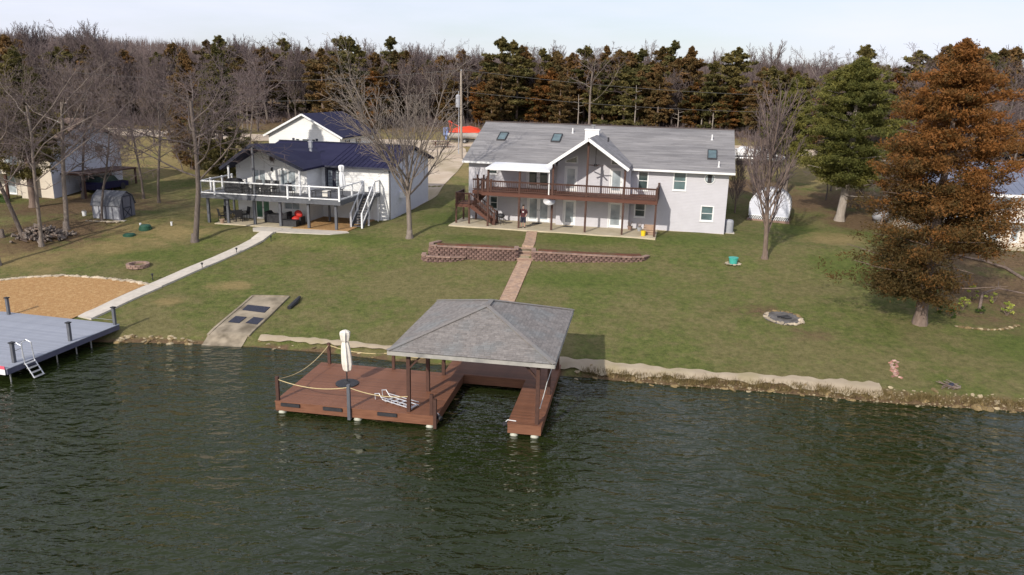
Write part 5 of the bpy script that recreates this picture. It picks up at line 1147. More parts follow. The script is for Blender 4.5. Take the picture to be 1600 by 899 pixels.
m = MB(); a, b, c, d = .45, 1.4, .1, 1.75; xx = W_ - .018
m.box(xx, a, c, xx + .02, b, d); do = m.build('door', 'shed_grey', sh)
m = MB()
for q in ((a - .06, c, a, d + .06), (b, c, b + .06, d + .06), (a, d, b, d + .06), (a, .85, b, .92)): m.box(xx + .003, q[0], q[1], xx + .045, q[2], q[3])
m.bar((xx + .03, a, c), (xx + .03, b, .86), .05, .03); m.bar((xx + .034, a, .86), (xx + .034, b, c), .05, .03); m.build('door_trim', 'dark_navy', do)
MB().box(-.1, -.1, -.2, W_ + .35, D_h + .1, -.0).build('pad', 'concrete', sh)
a_, b_ = Vector((19.95, 64.3, 0)), Vector((22.95, 63.1, 0))
rs = thing('round_shed', 'white shed with a rounded arched roof beside the grey house', 'shed', (a_.x, a_.y, gz(21.5, 63.8)), math.atan2(b_.y - a_.y, b_.x - a_.x))
W_ = (b_ - a_).length; D_h = 3.2
arc = [(W_/2 - W_/2 * math.cos(t), 1.3 + 1.25 * math.sin(t)) for t in [i*math.pi/14 for i in range(15)]]
m = MB(); m.ext([(0, 0, .45), (W_, 0, .45), *[(x, 0, z) for x, z in reversed(arc)]], (0, .08, 0)); fix_normals(m.build('end_wall', 'siding_blue', rs)); m = MB(); m.ext([(0, D_h - .08, .45), (W_, D_h - .08, .45), *[(x, D_h - .08, z) for x, z in reversed(arc)]], (0, .08, 0)); fix_normals(m.build('end_wall', 'siding_blue', rs))
m = MB(); full = [(0 - .02, .4), *[((x - W_/2)*1.02 + W_/2, z + .02) for x, z in arc], (W_ + .02, .4)]
for (x0_, z0_), (x1_, z1_) in zip(full, full[1:]): m.add([(x0_, -.06, z0_), (x1_, -.06, z1_), (x1_, D_h + .06, z1_), (x0_, D_h + .06, z0_)], [(0, 1, 2, 3)])
o = m.build('roof_shell', 'white_vinyl', rs, smooth=True); sd = o.modifiers.new('solid', 'SOLIDIFY'); sd.thickness = .05
MB().box(1.15, -.03, .47, 2.1, -.003, 2.2).build('door', 'siding_blue', rs)
MB().box(-.1, -.15, -.3, W_ + .1, D_h + .1, .12).build('base', 'block_cap', rs)
m = MB()
for k in range(22):
    x = .03 + k * W_ / 22.5
    m.bar((x, -.04, .12), (x + .2, -.04, .44), .03, .012, up=(0, 1, 0)); m.bar((x + .2, -.052, .12), (x, -.052, .44), .03, .012, up=(0, 1, 0))
m.box(0, -.06, .42, W_, -.03, .47); m.build('lattice', 'white_vinyl', rs, kind='stuff')
MB().box(.05, .05, .12, W_ - .05, D_h - .05, .45).build('floor_frame', 'dark', rs)
# ------------------------------------------------------------------ paths, drive, shore (setting)
def strip(name, center, half, lift, material, nseg=6, nw=4):
    c = [Vector((x, y, 0)) for x, y in center]; P = []
    for a, b in zip(c, c[1:]):
        for k in range(nseg): P.append(a.lerp(b, k / nseg))
    P.append(c[-1]); m = MB(); vs_ = []
    for i, p in enumerate(P):
        d = (P[min(i + 1, len(P) - 1)] - P[max(i - 1, 0)]).normalized(); s_ = Vector((d.y, -d.x, 0))
        hw = half if not callable(half) else half(i / (len(P) - 1))
        for k in range(nw + 1): q = p + s_ * hw * (2 * k / nw - 1); vs_.append((q.x, q.y, gz(q.x, q.y) + lift))
    m.add(vs_, [(i*(nw+1)+k, (i+1)*(nw+1)+k, (i+1)*(nw+1)+k+1, i*(nw+1)+k+1) for i in range(len(P)-1) for k in range(nw)])
    return m.build(name, material, kind='structure', smooth=True)
strip('driveway', [(-10.8, 66), (-9.2, 74), (-8.3, 84), (-8.0, 93), (-9, 99), (-14, 101)], lambda t: 1.5 + 1.3 * t, .05, 'gravel', 10, 6)
strip('gravel_road', [(-120, 108), (-60, 104), (-30, 103.5), (0, 104), (30, 103), (60, 88)], 3.0, .06, 'gravel', 14, 6)
bank = strip('shore_strip', [(1.6, 36.45), (5.0, 35.75), (8.2, 35.2), (12.4, 34.7), (15.5, 34.1), (17.6, 33.75)], lambda t: .40 + .10 * math.sin(t * 9) + .09 * math.sin(t * 47) + .06 * math.sin(t * 113), .09, 'dirt_shore', 20, 6)
strip('shore_strip', [(-13.6, 39.1), (-11, 38.75), (-9.3, 38.5), (-6.5, 37.8), (-2.8, 37.2), (2.6, 36.3)], lambda t: .20 + .05 * math.sin(t * 31) + .04 * math.sin(t * 83), .08, 'dirt_shore', 16, 4)

def rock_mesh(seed, material, flat=.6):
    m = MB(); m.blob((0, 0, 0), (1, 1, flat), seed, 8, 5, .28); return m.mesh('stone', material)
ROCK = {k: [rock_mesh(i * 7 + j, k, .45 + .1 * j) for j, i in enumerate((1, 2, 3, 4))] for k in ('stone', 'stone_wet', 'stone_pale')}
rr = random.Random(404)
for k in range(110):
    x = rr.uniform(3.2, 23.5); d = rr.uniform(-.30, .30) if rr.random() < .75 else rr.uniform(.3, 1.0)
    y = float(np.interp(x, SHX, SHY)) + d; s_ = rr.uniform(.05, .17) * (1.7 if rr.random() < .10 else 1)
    link('stone', rr.choice(ROCK['stone_wet' if rr.random() < .72 else 'stone']), bank, (x, y, gz(x, y) + s_ * .1), (rr.uniform(-.3, .3), rr.uniform(-.3, .3), rr.uniform(0, 6)), (s_ * rr.uniform(.9, 1.6), s_ * rr.uniform(.7, 1.1), s_ * .8))
for k in range(70):
    x = rr.choice((rr.uniform(-21.4, -16.6), rr.uniform(-21.4, -16.6), rr.uniform(-13.6, 2)))
    y = float(np.interp(x, SHX, SHY)) + rr.uniform(-.1, .45) ; s_ = rr.uniform(.05, .14) * (1.5 if x < -20.3 else 1)
    link('stone', rr.choice(ROCK['stone' if rr.random() < .3 else 'stone_wet']), bank, (x, y, gz(x, y) + s_ * .15), (rr.uniform(-.3, .3), rr.uniform(-.3, .3), rr.uniform(0, 6)), (s_ * rr.uniform(.9, 1.6), s_, s_ * .8))
def pebbles(name, label, pts, s0, s1, material, seed):
    r_ = random.Random(seed); m = MB()
    for x, y in pts: s_ = r_.uniform(s0, s1); m.blob((x, y, gz(x, y) + s_*.2), (s_*r_.uniform(.8, 1.7), s_, s_*.6), r_.randrange(999), 5, 3, .2)
    o = m.build(name, material, kind='stuff'); o['label'] = label; o['category'] = 'pebbles'
pebbles('shore_pebbles', 'pale pebbles and leaf bits along the waterline', [((lambda x: (x, float(np.interp(x, SHX, SHY)) + rr.uniform(-.2, .8)))(rr.uniform(4, 24))) for _ in range(700)], .02, .06, 'stone', 5)

# paver path, steps, retaining walls
def pavers(name, label, center, width, pw=.21, pd=.105):
    c = [Vector((x, y, 0)) for x, y in center]; m = MB(); r_ = random.Random(name); row = 0
    for a, b in zip(c, c[1:]):
        L_ = (b - a).length; d = (b - a) / L_; s_ = Vector((d.y, -d.x, 0)); t = 0
        while t < L_:
            off = (pw / 2 if row % 2 else 0); x = -width / 2 - off
            while x < width / 2 - .03:
                x0, x1 = max(x, -width/2) + .006, min(x + pw, width/2) - .006; x += pw
                if x1 - x0 < .03: continue
                p0, p1 = a + d*(t + .006), a + d*(t + pd - .006); j = r_.uniform(-.006, .006)
                q = [p0 + s_*x0, p0 + s_*x1, p1 + s_*x1, p1 + s_*x0]
                zz = [gz(v.x, v.y) for v in q]
                m.add([(v.x, v.y, z - .03) for v, z in zip(q, zz)] + [(v.x, v.y, z + .05 + j) for v, z in zip(q, zz)], [(4, 5, 6, 7), (0, 1, 5, 4), (1, 2, 6, 5), (2, 3, 7, 6), (3, 0, 4, 7)])
            t += pd; row += 1
    o = m.build(name, 'paver', kind='structure'); return o
strip('path_bed', [(-1.35, 37.0), (-.24, 44.3), (.84, 50.95)], .5, .02, 'mulch_red', 12, 2)
pavers('paver_path', '', [(-1.35, 37.0), (-.24, 44.3), (.84, 50.95)], .95)
pavers('upper_paver_path', '', [(1.0, 52.75), (1.15, 53.8), (1.5, 58.4)], .82)
st = thing('stone_steps', 'brown block steps between the two retaining walls', 'steps', (.84, 51.0, gz(.84, 50.9)), R(-4))
z0 = 0.0; rise = (2.86 - gz(.84, 50.9)) / 4
for k in range(4): MB().box(-.57, k * .42, -.3, .57, (k + 1) * .42 + .05, rise * (k + 1)).build('step', 'concrete_old' if k % 2 else 'block_cap', st); MB().box(-.58, k*.42 - .02, rise*(k+1) + .002, .58, k*.42 + .3, rise*(k+1) + .035).build('tread', 'paver', st)
def block_wall(name, label, poly, tops, course=.15, bl=.34, dep=.24):
    c = [Vector((x, y, 0)) for x, y in poly]; L_ = [0]
    for a, b in zip(c, c[1:]): L_.append(L_[-1] + (b - a).length)
    def at(t):
        for i in range(len(c) - 1):
            if t <= L_[i+1] or i == len(c) - 2: f = (t - L_[i]) / (L_[i+1] - L_[i]); return c[i].lerp(c[i+1], f), (c[i+1] - c[i]).normalized()
    t0 = thing(name, label, 'wall', (c[0].x, c[0].y, gz(c[0].x, c[0].y)), 0); ox = Vector(t0.location)
    m = MB(); f = .09
    m.add([(-bl/2+.02,-dep/2+f,.006),(0,-dep/2-.03,.006),(bl/2-.02,-dep/2+f,.006),(bl/2-.04,dep/2,.004),(-bl/2+.04,dep/2,.004),(-bl/2+.02,-dep/2+f,course-.006),(0,-dep/2-.03,course-.006),(bl/2-.02,-dep/2+f,course-.006),(bl/2-.04,dep/2,course-.004),(-bl/2+.04,dep/2,course-.004)],
          [(4,3,2,1,0),(5,6,7,8,9),(0,1,6,5),(1,2,7,6),(2,3,8,7),(3,4,9,8),(4,0,5,9)])
    bm = m.mesh('block', 'block'); cap = MB().box(-bl/2 + .003, -dep/2 - .03, 0, bl/2 - .003, dep/2 + .03, .08).mesh('cap_block', 'block_cap')
    n = int(L_[-1] / bl); r_ = random.Random(name)
    for i in range(n + 1):
        for row in range(12):
            t = (i + .5 + (.5 if row % 2 else 0)) * bl
            if t > L_[-1]: continue
            p, d = at(t); top = np.interp(t / L_[-1], *tops); zb = min(gz(p.x + d.y*.35, p.y - d.x*.35), top) - .18
            z = top - .08 - (row + 1) * course
            if z + course < zb: break
            q = p + Vector((-d.y, d.x, 0)) * .025 * (-row)
            link('block', bm, t0, (q.x - ox.x, q.y - ox.y, z - ox.z), (0, 0, math.atan2(d.y, d.x) + r_.uniform(-.04, .04)))
    for i in range(n + 1):
        t = (i + .5) * bl
        if t > L_[-1]: continue
        p, d = at(t); link('cap_block', cap, t0, (p.x - ox.x, p.y - ox.y, np.interp(t / L_[-1], *tops) - .08 - ox.z), (0, 0, math.atan2(d.y, d.x)))
    return t0
block_wall('retaining_wall', 'taller reddish block retaining wall left of the steps', WALL_L, ([0, .25, 1], [3.06, 3.1, 3.06]))
block_wall('retaining_wall', 'lower reddish block retaining wall right of the steps', WALL_R, ([0, .2, .9, 1], [2.97, 2.95, 2.80, 2.76]))
block_wall('planter_wall', 'low curved block planter at the left foot of the retaining wall', [(-6.15, 51.9), (-6.15, 51.2), (-5.8, 50.9), (-4.2, 50.85), (-3.3, 51.15)], ([0, 1], [2.52, 2.46]))
strip('mulch_bed', [(-5.35, 52.2), (-4.6, 51.95), (-3.0, 51.95), (.05, 51.8)], .36, .13, 'mulch_red', 12, 3)
strip('mulch_bed', [(1.75, 51.6), (5.0, 51.35), (8.0, 51.3), (8.9, 51.6)], .36, .07, 'mulch_red', 12, 3)
strip('mulch_bed', [(-5.75, 51.3), (-4.2, 51.15), (-3.5, 51.2)], .16, .10, 'mulch_red', 8, 2)

# concrete walk on the left
wk = MB().box(0, 0, 0, .01, .01, .01).build('concrete_walk', 'concrete', kind='structure'); wk.location = (-24.2, 40.9, gz(-24.2, 40.9))
ox = Vector(wk.location)
def slab(p, q, width, lift=.06, th=.14):
    p, q = Vector((*p, 0)), Vector((*q, 0)); d = (q - p).normalized(); s_ = Vector((d.y, -d.x, 0)) * width / 2; g_ = .008
    P_ = [p + d*g_ - s_, p + d*g_ + s_, q - d*g_ + s_, q - d*g_ - s_]; zs_ = [max(gz(v.x, v.y) for v in P_[:2]) + lift] * 2 + [max(gz(v.x, v.y) for v in P_[2:]) + lift] * 2
    m = MB(); m.add([(v.x - ox.x, v.y - ox.y, z - th - ox.z) for v, z in zip(P_, zs_)] + [(v.x - ox.x, v.y - ox.y, z - ox.z) for v, z in zip(P_, zs_)], [(0,3,2,1),(4,5,6,7),(0,1,5,4),(1,2,6,5),(2,3,7,6),(3,0,4,7)])
    m.build('slab', 'concrete', wk)
cl_ = [(-24.15, 41.0), (-22.3, 45.9), (-18.72, 54.8)]
for (a, b), n, w_ in zip(zip(cl_, cl_[1:]), (4, 7), (1.15, 1.05)):
    for i in range(n):
        p = tuple(Vector(a).lerp(Vector(b), i/n)); q = tuple(Vector(a).lerp(Vector(b), (i+1)/n)); slab(p, q, w_, .07 if b[1] > 50 else .05)
slab((-18.75, 54.78), (-18.35, 55.9), 1.1, .10, .3); slab((-18.35, 55.88), (-18.0, 57.0), 1.15, .08, .3)
m = MB(); pl = [FL.w(5.2, -2.2), FL.w(7.0, -2.1), FL.w(9.0, -2.0), FL.w(11.2, -1.75), FL.w(12.2, -.6), FL.w(11.8, -.18), FL.w(7.4, -.46), FL.w(5.0, -.46), FL.w(4.6, -1.2)]
m.ext([(x - ox.x, y - ox.y, 2.80 - ox.z) for x, y, _ in pl], (0, 0, .12)); fix_normals(m.build('apron_slab', 'concrete', wk))
for x, y, lab in ((-19.35, 52.1, 'small dark path light halfway up the concrete walk'), (-20.55, 49.0, 'small dark path light lower on the concrete walk'), (-22.9, 46.9, 'small dark path light by the wood chip bed'), (-17.7, 54.6, 'small dark path light near the top steps of the walk')):
    t = thing('path_light', lab, 'path light', (x, y, gz(x, y)), 0, 'path lights along the concrete walk')
    m = MB(); m.cyl(0, 0, -.05, .32, .025, n=6); m.build('stake', 'dark', t); m = MB(); m.lathe(0, 0, [(.30, .05), (.38, .06), (.40, .11), (.45, .02)], 10); m.build('lamp_head', 'dark', t)

# wood chip bed with its stone border
def chip(u, v):
    b = np.interp(u, [0, .25, .45, .62, .75, .9, 1], [-40, -33.5, -31.0, -28.5, -26.5, -24.2, -22.9]), np.interp(u, [0, .25, .45, .62, .75, .9, 1], [44.6, 44.9, 46.2, 46.9, 46.75, 46.4, 46.0])
    f = np.interp(u, [0, 1], [-40, -24.75]), np.interp(u, [0, 1], [41.6, 40.6])
    return float(b[0] * v + f[0] * (1 - v)), float(b[1] * v + f[1] * (1 - v))
bed = sheet('wood_chip_bed', chip, 40, 14, .06, 'wood_chip')
for k in range(62):
    u = .22 + .78 * (k + rr.uniform(-.2, .2)) / 61; x, y = chip(u, 1.01); s_ = rr.uniform(.12, .21)
    link('stone', rr.choice(ROCK['stone_pale']), bed, (x, y + rr.uniform(-.08, .08), gz(x, y) + .05), (rr.uniform(-.2, .2), rr.uniform(-.2, .2), rr.uniform(-.3, .3)), (s_*1.35, s_*.9, s_*.75))
# boat ramp
def ramp_pt(u, v):
    a = (-16.75 + (-15.76 + 16.75) * v, 37.2 + (44.6 - 37.2) * v); b = (-14.55 + (-13.57 + 14.55) * v, 37.1 + (44.58 - 37.1) * v)
    return a[0] + (b[0] - a[0]) * u, a[1] + (b[1] - a[1]) * u
rp = sheet('boat_ramp', ramp_pt, 10, 30, .05, 'concrete_old')
for s_ in (0, 1):
    m = MB(); P_ = [ramp_pt(s_, v / 14) for v in range(4, 15)]
    for a, b in zip(P_, P_[1:]): m.bar((*a, gz(*a) + .03), (*b, gz(*b) + .03), .14, .12)
    m.build('ramp_kerb', 'concrete_old', rp)
a, b = ramp_pt(0, 1), ramp_pt(1, 1); m = MB(); m.bar((*a, gz(*a) + .03), (*b, gz(*b) + .03), .14, .12); m.build('ramp_kerb', 'concrete_old', rp)
for P_, lab in ((((-15.6, 43.2), (-14.2, 42.95), (-14.3, 42.2), (-15.68, 42.5)), 'wide dark rubber mat highest on the concrete ramp'), (((-15.75, 41.6), (-15.1, 41.5), (-15.25, 40.7), (-15.9, 40.8)), 'left of two small dark mats on the concrete ramp'), (((-14.7, 41.55), (-14.05, 41.4), (-14.2, 40.6), (-14.9, 40.75)), 'right of two small dark mats on the concrete ramp')):
    m = MB(); m.ext([(x, y, gz(x, y) + .056) for x, y in P_], (0, 0, .03)); o = fix_normals(m.build('rubber_mat', 'mat_navy')); tag(o, lab, 'mat', 'dark mats on the concrete ramp')
m = MB(); pa, pb = Vector((-13.05, 42.8, gz(-13.05, 42.8) + .1)), Vector((-12.85, 44.4, gz(-12.85, 44.4) + .1)); m.tube([pa, pa.lerp(pb, .5) + Vector((.08, 0, .03)), pb], [.12, .15, .08], 8); o = m.build('black_log', 'dark'); tag(o, 'charred black log lying right of the concrete ramp', 'log')

# fire ring, fire pit
t = thing('fire_ring', 'round stacked block fire ring on the left lawn', 'fire ring', (-24.86, 49.1, gz(-24.86, 49.1)), 0)
bm = MB().box(-.14, -.09, 0, .14, .09, .12).mesh('block', 'block_cap')
for row in range(2):
    for k in range(14): a = (k + row * .5) * 2 * math.pi / 14; link('block', bm, t, (.62 * math.cos(a), .62 * math.sin(a), -.02 + row * .125), (0, 0, a + math.pi/2))
m = MB(); m.cyl(0, 0, -.2, .03, .55, n=16); m.build('ash_bed', 'ash', t)
t = thing('fire_pit', 'oval fire pit edged with pale stones on the right lawn', 'fire pit', (15.55, 41.75, gz(15.55, 41.75)), R(-28))
m = MB(); n = 28
pit = lambda a, r_: (r_ * 1.0 * math.cos(a), r_ * .92 * math.sin(a))
def lz(x, y): c_, s_ = math.cos(R(-28)), math.sin(R(-28)); return gz(15.55 + x*c_ - y*s_, 41.75 + x*s_ + y*c_) - gz(15.55, 41.75)
vs_ = []
for r_, dz in ((1.12, .02), (.9, .05), (.6, .035), (.25, .03)):
    for k in range(n): x, y = pit(2*math.pi*k/n, r_); vs_.append((x, y, lz(x, y) + dz))
m.add(vs_, [(i*n + k, i*n + (k+1) % n, (i+1)*n + (k+1) % n, (i+1)*n + k) for i in range(3) for k in range(n)] + [tuple(3*n + k for k in range(n))]); m.build('ash_bed', 'ash', t, smooth=True)
for k in range(34):
    a = 2*math.pi*k/34 + rr.uniform(-.05, .05); x, y = pit(a, 1.0 + rr.uniform(-.06, .06)); s_ = rr.uniform(.07, .14) * (1.15 if math.sin(a) < 0 else .9)
    link('stone', rr.choice(ROCK['stone_pale' if math.sin(a) < .4 else 'stone_wet']), t, (x, y, lz(x, y) + .05), (rr.uniform(-.3, .3), rr.uniform(-.3, .3), rr.uniform(0, 6)), (s_*1.3, s_, s_*.8))
for k in range(3): MB().tube([(-.3 + .2*k, -.2, .09), (.2 + .12*k, .25 - .15*k, .12)], .045, 6).build('charred_log', 'dark', t)
# teal pot with stones round it
t = thing('teal_pot', 'teal planter pot ringed by stones on the right lawn', 'pot', (14.96, 50.5, gz(14.96, 50.5)), 0)
m = MB(); m.lathe(0, 0, [(-.02, .24), (.3, .29), (.40, .30), (.42, .33), (.46, .33), (.455, .27), (.36, .26)], 18); m.build('pot', 'teal', t, smooth=False)
m = MB(); m.cyl(0, 0, .3, .37, .265, n=14); m.build('soil', 'ash', t)
for k in range(12): a = k * .5236; s_ = rr.uniform(.08, .14); link('stone', rr.choice(ROCK['stone_pale']), t, (.45*math.cos(a), .4*math.sin(a), .03), (0, 0, a), (s_*1.3, s_, s_*.7))
# scattered bricks near the shore
t = thing('brick_scatter', 'line of broken red bricks on the lawn near the right shore', 'bricks', (19.15, 35.7, gz(19.15, 35.7)), 0)
bk = [mat('brick%d' % i, c, rough=.95, rnd=.3) for i, c in enumerate(((.38, .19, .15), (.50, .33, .27)))]
for i, b in enumerate(bk): MT['brick%d' % i] = b
for k in range(26):
    y = -.85 + 1.8 * k / 26; x = .36 * y + rr.uniform(-.2, .22); z = gz(19.15 + x, 35.7 + y) - gz(19.15, 35.7)
    s_ = rr.uniform(.6, 1.0); MB_ = MB().box(-.10*s_, -.05, 0, .10*s_, .05, .055); o = MB_.build('brick', 'brick%d' % (k % 2), t); o.location = (x, y, z - .005); o.rotation_euler = (rr.uniform(-.15, .15), rr.uniform(-.15, .15), rr.uniform(0, 3))
t = thing('driftwood_heap', 'small heap of driftwood and dark debris at the right shore', 'driftwood', (21.0, 34.05, gz(21.0, 34.05)), 0)
for k in range(16): a = rr.uniform(0, 3.14); l_ = rr.uniform(.15, .45); x, y = rr.uniform(-.3, .3), rr.uniform(-.2, .25); MB().tube([(x - l_*math.cos(a), y - l_*math.sin(a), .03 + rr.uniform(0, .06)), (x + l_*math.cos(a), y + l_*math.sin(a), .06 + rr.uniform(0, .2))], [.03, .015], 5).build('branch', 'bark_brown' if k % 4 else 'bark_grey', t)
m = MB(); m.blob((.05, 0, .1), (.16, .13, .12), 5, 9, 5, .2); m.build('dark_bag', 'dark_navy', t)

# planted bed on the right
t = thing('bed_edging', 'curved stone edging of the shrub bed under the orange cedar', 'stone edging', (26.5, 40.4, gz(26.5, 40.4)), 0)
for k in range(30):
    u = k / 29; x = 24.9 + 3.6 * u; y = 40.75 - .55 * math.sin(u * math.pi) + .3 * u; s_ = rr.uniform(.05, .13); link('stone', rr.choice(ROCK['stone_wet' if k % 3 else 'stone']), t, (x - 26.5, y - 40.4, gz(x, y) - gz(26.5, 40.4) + .02), (0, 0, rr.uniform(0, 6)), (s_*1.4, s_, s_*.8))
def shrub(label, x, y, r_, h, mt, seed, grp):
    t = thing('shrub', label, 'shrub', (x, y, gz(x, y)), 0, grp)
    me_, bo = cedar_mesh('leaves', seed, h, r_, .05, 26, 26, .11, mt, prof=([0, .4, .8, 1], [.8, 1, .8, .3])); link('leaves', me_, t)
    m = MB(); r2 = random.Random(seed)
    for j in range(9): a = r2.uniform(0, 6.28); m.tube([(0, 0, -.05), (r_*.7*math.cos(a), r_*.7*math.sin(a), h*.85)], [.018, .006], 4)
    m.build('stems', 'bark_brown', t)
for k, (x, y, r_, h, mt, lab) in enumerate(((26.48, 43.1, .5, .75, 'shrub_yellow', 'yellow green shrub nearest the orange cedar trunk'), (27.85, 44.5, .55, .9, 'shrub_yellow', 'yellow green shrub in the middle of the stone edged bed'), (28.9, 44.2, .42, .6, 'shrub_yellow', 'small yellow shrub behind the stone edged bed'), (28.65, 42.4, .55, .8, 'shrub_yellow', 'bright yellow green shrub at the right end of the bed'), (24.95, 42.9, .4, .5, 'shrub_green', 'low dark green shrub beside the orange cedar trunk'), (25.3, 42.0, .4, .45, 'shrub_green', 'low green shrub just inside the stone edging'), (27.3, 42.6, .35, .4, 'shrub_green', 'small green shrub in the bed centre'))): shrub(lab, x, y, r_, h, mt, 500 + k, 'shrubs in the stone edged bed')
def limb(label, pts, rad):
    t = thing('fallen_branch', label, 'branch', (pts[0][0], pts[0][1], gz(pts[0][0], pts[0][1])), 0); o0 = Vector(t.location)
    P_ = [Vector((x, y, gz(x, y) + dz)) - o0 for x, y, dz in pts]; m = MB(); m.tube(P_, [rad * (1 - .75*i/len(P_)) for i in range(len(P_))], 6); m.build('limb', 'bark_brown', t)
    m = MB()
    for k in range(10): i = rr.randrange(1, len(P_)); q = P_[i]; e = q + Vector((rr.uniform(-.7, .7), rr.uniform(-.7, .7), rr.uniform(-.05, .5))); m.tube([q, e], [.025, .008], 4)
    m.build('twigs', 'twig', t)
limb('dark fallen branch lying before the cream house', [(32.9, 47.6, .05), (32.8, 49.5, .12), (32.2, 51, .1), (31.0, 52.3, .05)], .11)
limb('arching dark branch on the right side of the shrub bed', [(27.6, 43.3, .0), (28.3, 44.4, .5), (29.6, 45.0, .6), (31.6, 44.6, .3)], .09)

# tanks, lids, pipes
def tank_h(label, x, y, rz, L_, r_):
    t = thing('fuel_tank', label, 'tank', (x, y, gz(x, y)), rz); m = MB(); m.tube([(-L_/2, 0, r_ + .2), (-L_/2 + .15, 0, r_ + .2), (L_/2 - .15, 0, r_ + .2), (L_/2, 0, r_ + .2)], [r_*.5, r_, r_, r_*.5], 16); m.build('shell', 'shed_light', t, smooth=True)
    for s_ in (-.3, .3): MB().box(s_*L_ - .05, -r_*.7, -.05, s_*L_ + .05, r_*.7, .32).build('leg', 'steel', t)
    m = MB(); m.cyl(0, 0, 2*r_ + .17, 2*r_ + .32, .12, n=10); m.build('dome', 'shed_light', t)
tank_h('grey fuel tank under the green cedar on the right', 31.1, 63.8, .3, 1.8, .45)
u_, v_ = 21.05, 4.3; p = FM.w(u_, v_)
t = thing('heat_pump', 'grey round topped outdoor unit against the right gable of the grey house', 'outdoor unit', (p[0], p[1], gz(p[0], p[1])), FM.a); m = MB(); m.lathe(0, 0, [(-.05, .36), (.85, .36), (1.0, .3), (1.05, .05)], 18); m.build('shell', 'shed_light', t, smooth=False); m = MB(); m.box(-.45, -.45, -.2, .45, .45, .04); m.build('pad', 'concrete', t)
for x, y, r_, h, lab in ((-27.75, 56.5, .42, .34, 'larger raised green septic lid on the left lawn'), (-28.3, 55.1, .40, .14, 'low flat green septic lid on the left lawn')):
    t = thing('septic_lid', lab, 'lid', (x, y, gz(x, y)), 0); m = MB(); m.lathe(0, 0, [(-.1, r_), (h*.7, r_), (h, r_*.8), (h + .02, .05)], 20); m.build('cover', 'lid_green', t); m = MB(); m.cyl(0, 0, -.1, h*.35, r_ + .05, n=20); m.build('rim', 'lid_green', t)
for x, y, lab in ((-26.25, 57.6, 'white cleanout pipe right of the septic lids'), (-28.35, 57.0, 'white cleanout pipe beside the larger septic lid')):
    t = thing('cleanout_pipe', lab, 'pipe', (x, y, gz(x, y)), 0); m = MB(); m.cyl(0, 0, -.1, .22, .07, n=10); m.build('pipe', 'white_vinyl', t); m = MB(); m.cyl(0, 0, .22, .29, .085, n=10); m.build('cap', 'white_vinyl', t)
t = thing('white_bucket', 'white plastic bucket left of the grey gambrel shed', 'bucket', (-33.9, 59.4, gz(-33.9, 59.4)), 0); m = MB(); m.lathe(0, 0, [(0, .14), (.36, .17), (.37, .18), (.37, .15), (.1, .13)], 12); m.build('body', 'white_vinyl', t); m = MB(); m.tube([(.17*math.cos(a), 0, .36 + .1*math.sin(a)) for a in [i*math.pi/6 for i in range(7)]], .01, 4); m.build('handle', 'steel', t)
t = thing('shed_stones', 'row of pale flat stones along the front of the gambrel shed', 'stones', (-31.7, 57.9, gz(-31.7, 57.9)), 0)
for k in range(9): x = -1.2 + .3*k; s_ = rr.uniform(.1, .2); link('stone', rr.choice(ROCK['stone_pale']), t, (x, rr.uniform(-.1, .1) - .06*k*.3, .03), (0, 0, rr.uniform(0, 6)), (s_*1.3, s_, s_*.6))
# stacked firewood
t = thing('firewood_pile', 'heap of split firewood between the left grove trunks', 'firewood', (-33.9, 53.6, gz(-33.9, 53.6)), R(20))
lg = [MB().tube([(-.24, 0, 0), (.24, 0, 0)], .085, 5).mesh('log', 'bark_dark'), MB().tube([(-.22, 0, 0), (.22, 0, 0)], .07, 4).mesh('log', 'bark_brown'), MB().tube([(-.26, 0, 0), (.26, 0, 0)], .08, 6).mesh('log', 'bark_grey')]
for k in range(170):
    x = rr.gauss(0, .85); y = rr.gauss(0, .42); top = .95 * math.exp(-(x/1.3)**2 - (y/.7)**2); p = (x, y); z = rr.uniform(.0, 1) ** .6 * top + .06
    c_, s_ = math.cos(R(20)), math.sin(R(20)); z += gz(-33.9 + x*c_ - y*s_, 53.6 + x*s_ + y*c_) - gz(-33.9, 53.6)
    link('log', rr.choice(lg), t, (x, y, z), (rr.uniform(-.4, .4), rr.uniform(-.5, .5), rr.uniform(0, 3.14)))

# ------------------------------------------------------------------ covered brown dock
FD = Fr(-9.81, 29.83, -9.5); DKZ = .55
bd_ = thing('covered_dock', 'brown wooden boat dock with a grey shingled hip roof over the slip', 'dock', FD.w(0, 0, 0), FD.a)
def board_set(u0, u1, v0, v1, z, par, mt, along='u', w_=.145, gap=.008):
    if along == 'u':
        n = int(round((v1 - v0) / w_)); w2 = (v1 - v0) / n; me_ = MB().box(u0, gap/2, -.035, u1, w2 - gap/2, 0).mesh('deck_board', mt)
        for i in range(n): link('deck_board', me_, par, (0, v0 + i*w2, z + rr.uniform(-.003, .003)))
    else:
        n = int(round((u1 - u0) / w_)); w2 = (u1 - u0) / n; me_ = MB().box(gap/2, v0, -.035, w2 - gap/2, v1, 0).mesh('deck_board', mt)
        for i in range(n): link('deck_board', me_, par, (u0 + i*w2, 0, z + rr.uniform(-.003, .003)))
m = MB()
for q in ((-.25, .33, 6.85, .38), (-.25, 5.13, 5.9, 5.18), (-.25, .38, -.20, 5.13), (6.80, .38, 6.85, 5.2), (9.85, .38, 9.90, 5.2), (11.17, .38, 11.22, 7.6), (9.85, .33, 11.22, .38), (5.9, 7.55, 11.22, 7.6), (5.9, 5.13, 5.95, 7.55), (6.85, 5.15, 9.85, 5.2)): m.box(q[0], q[1], .13, q[2], q[3], DKZ - .036)
for i in range(9): m.box(-.2, .7 + i*.5, .3, 6.8, .75 + i*.5, DKZ - .037)
fr_ = m.build('dock_frame', 'plank_red', bd_)
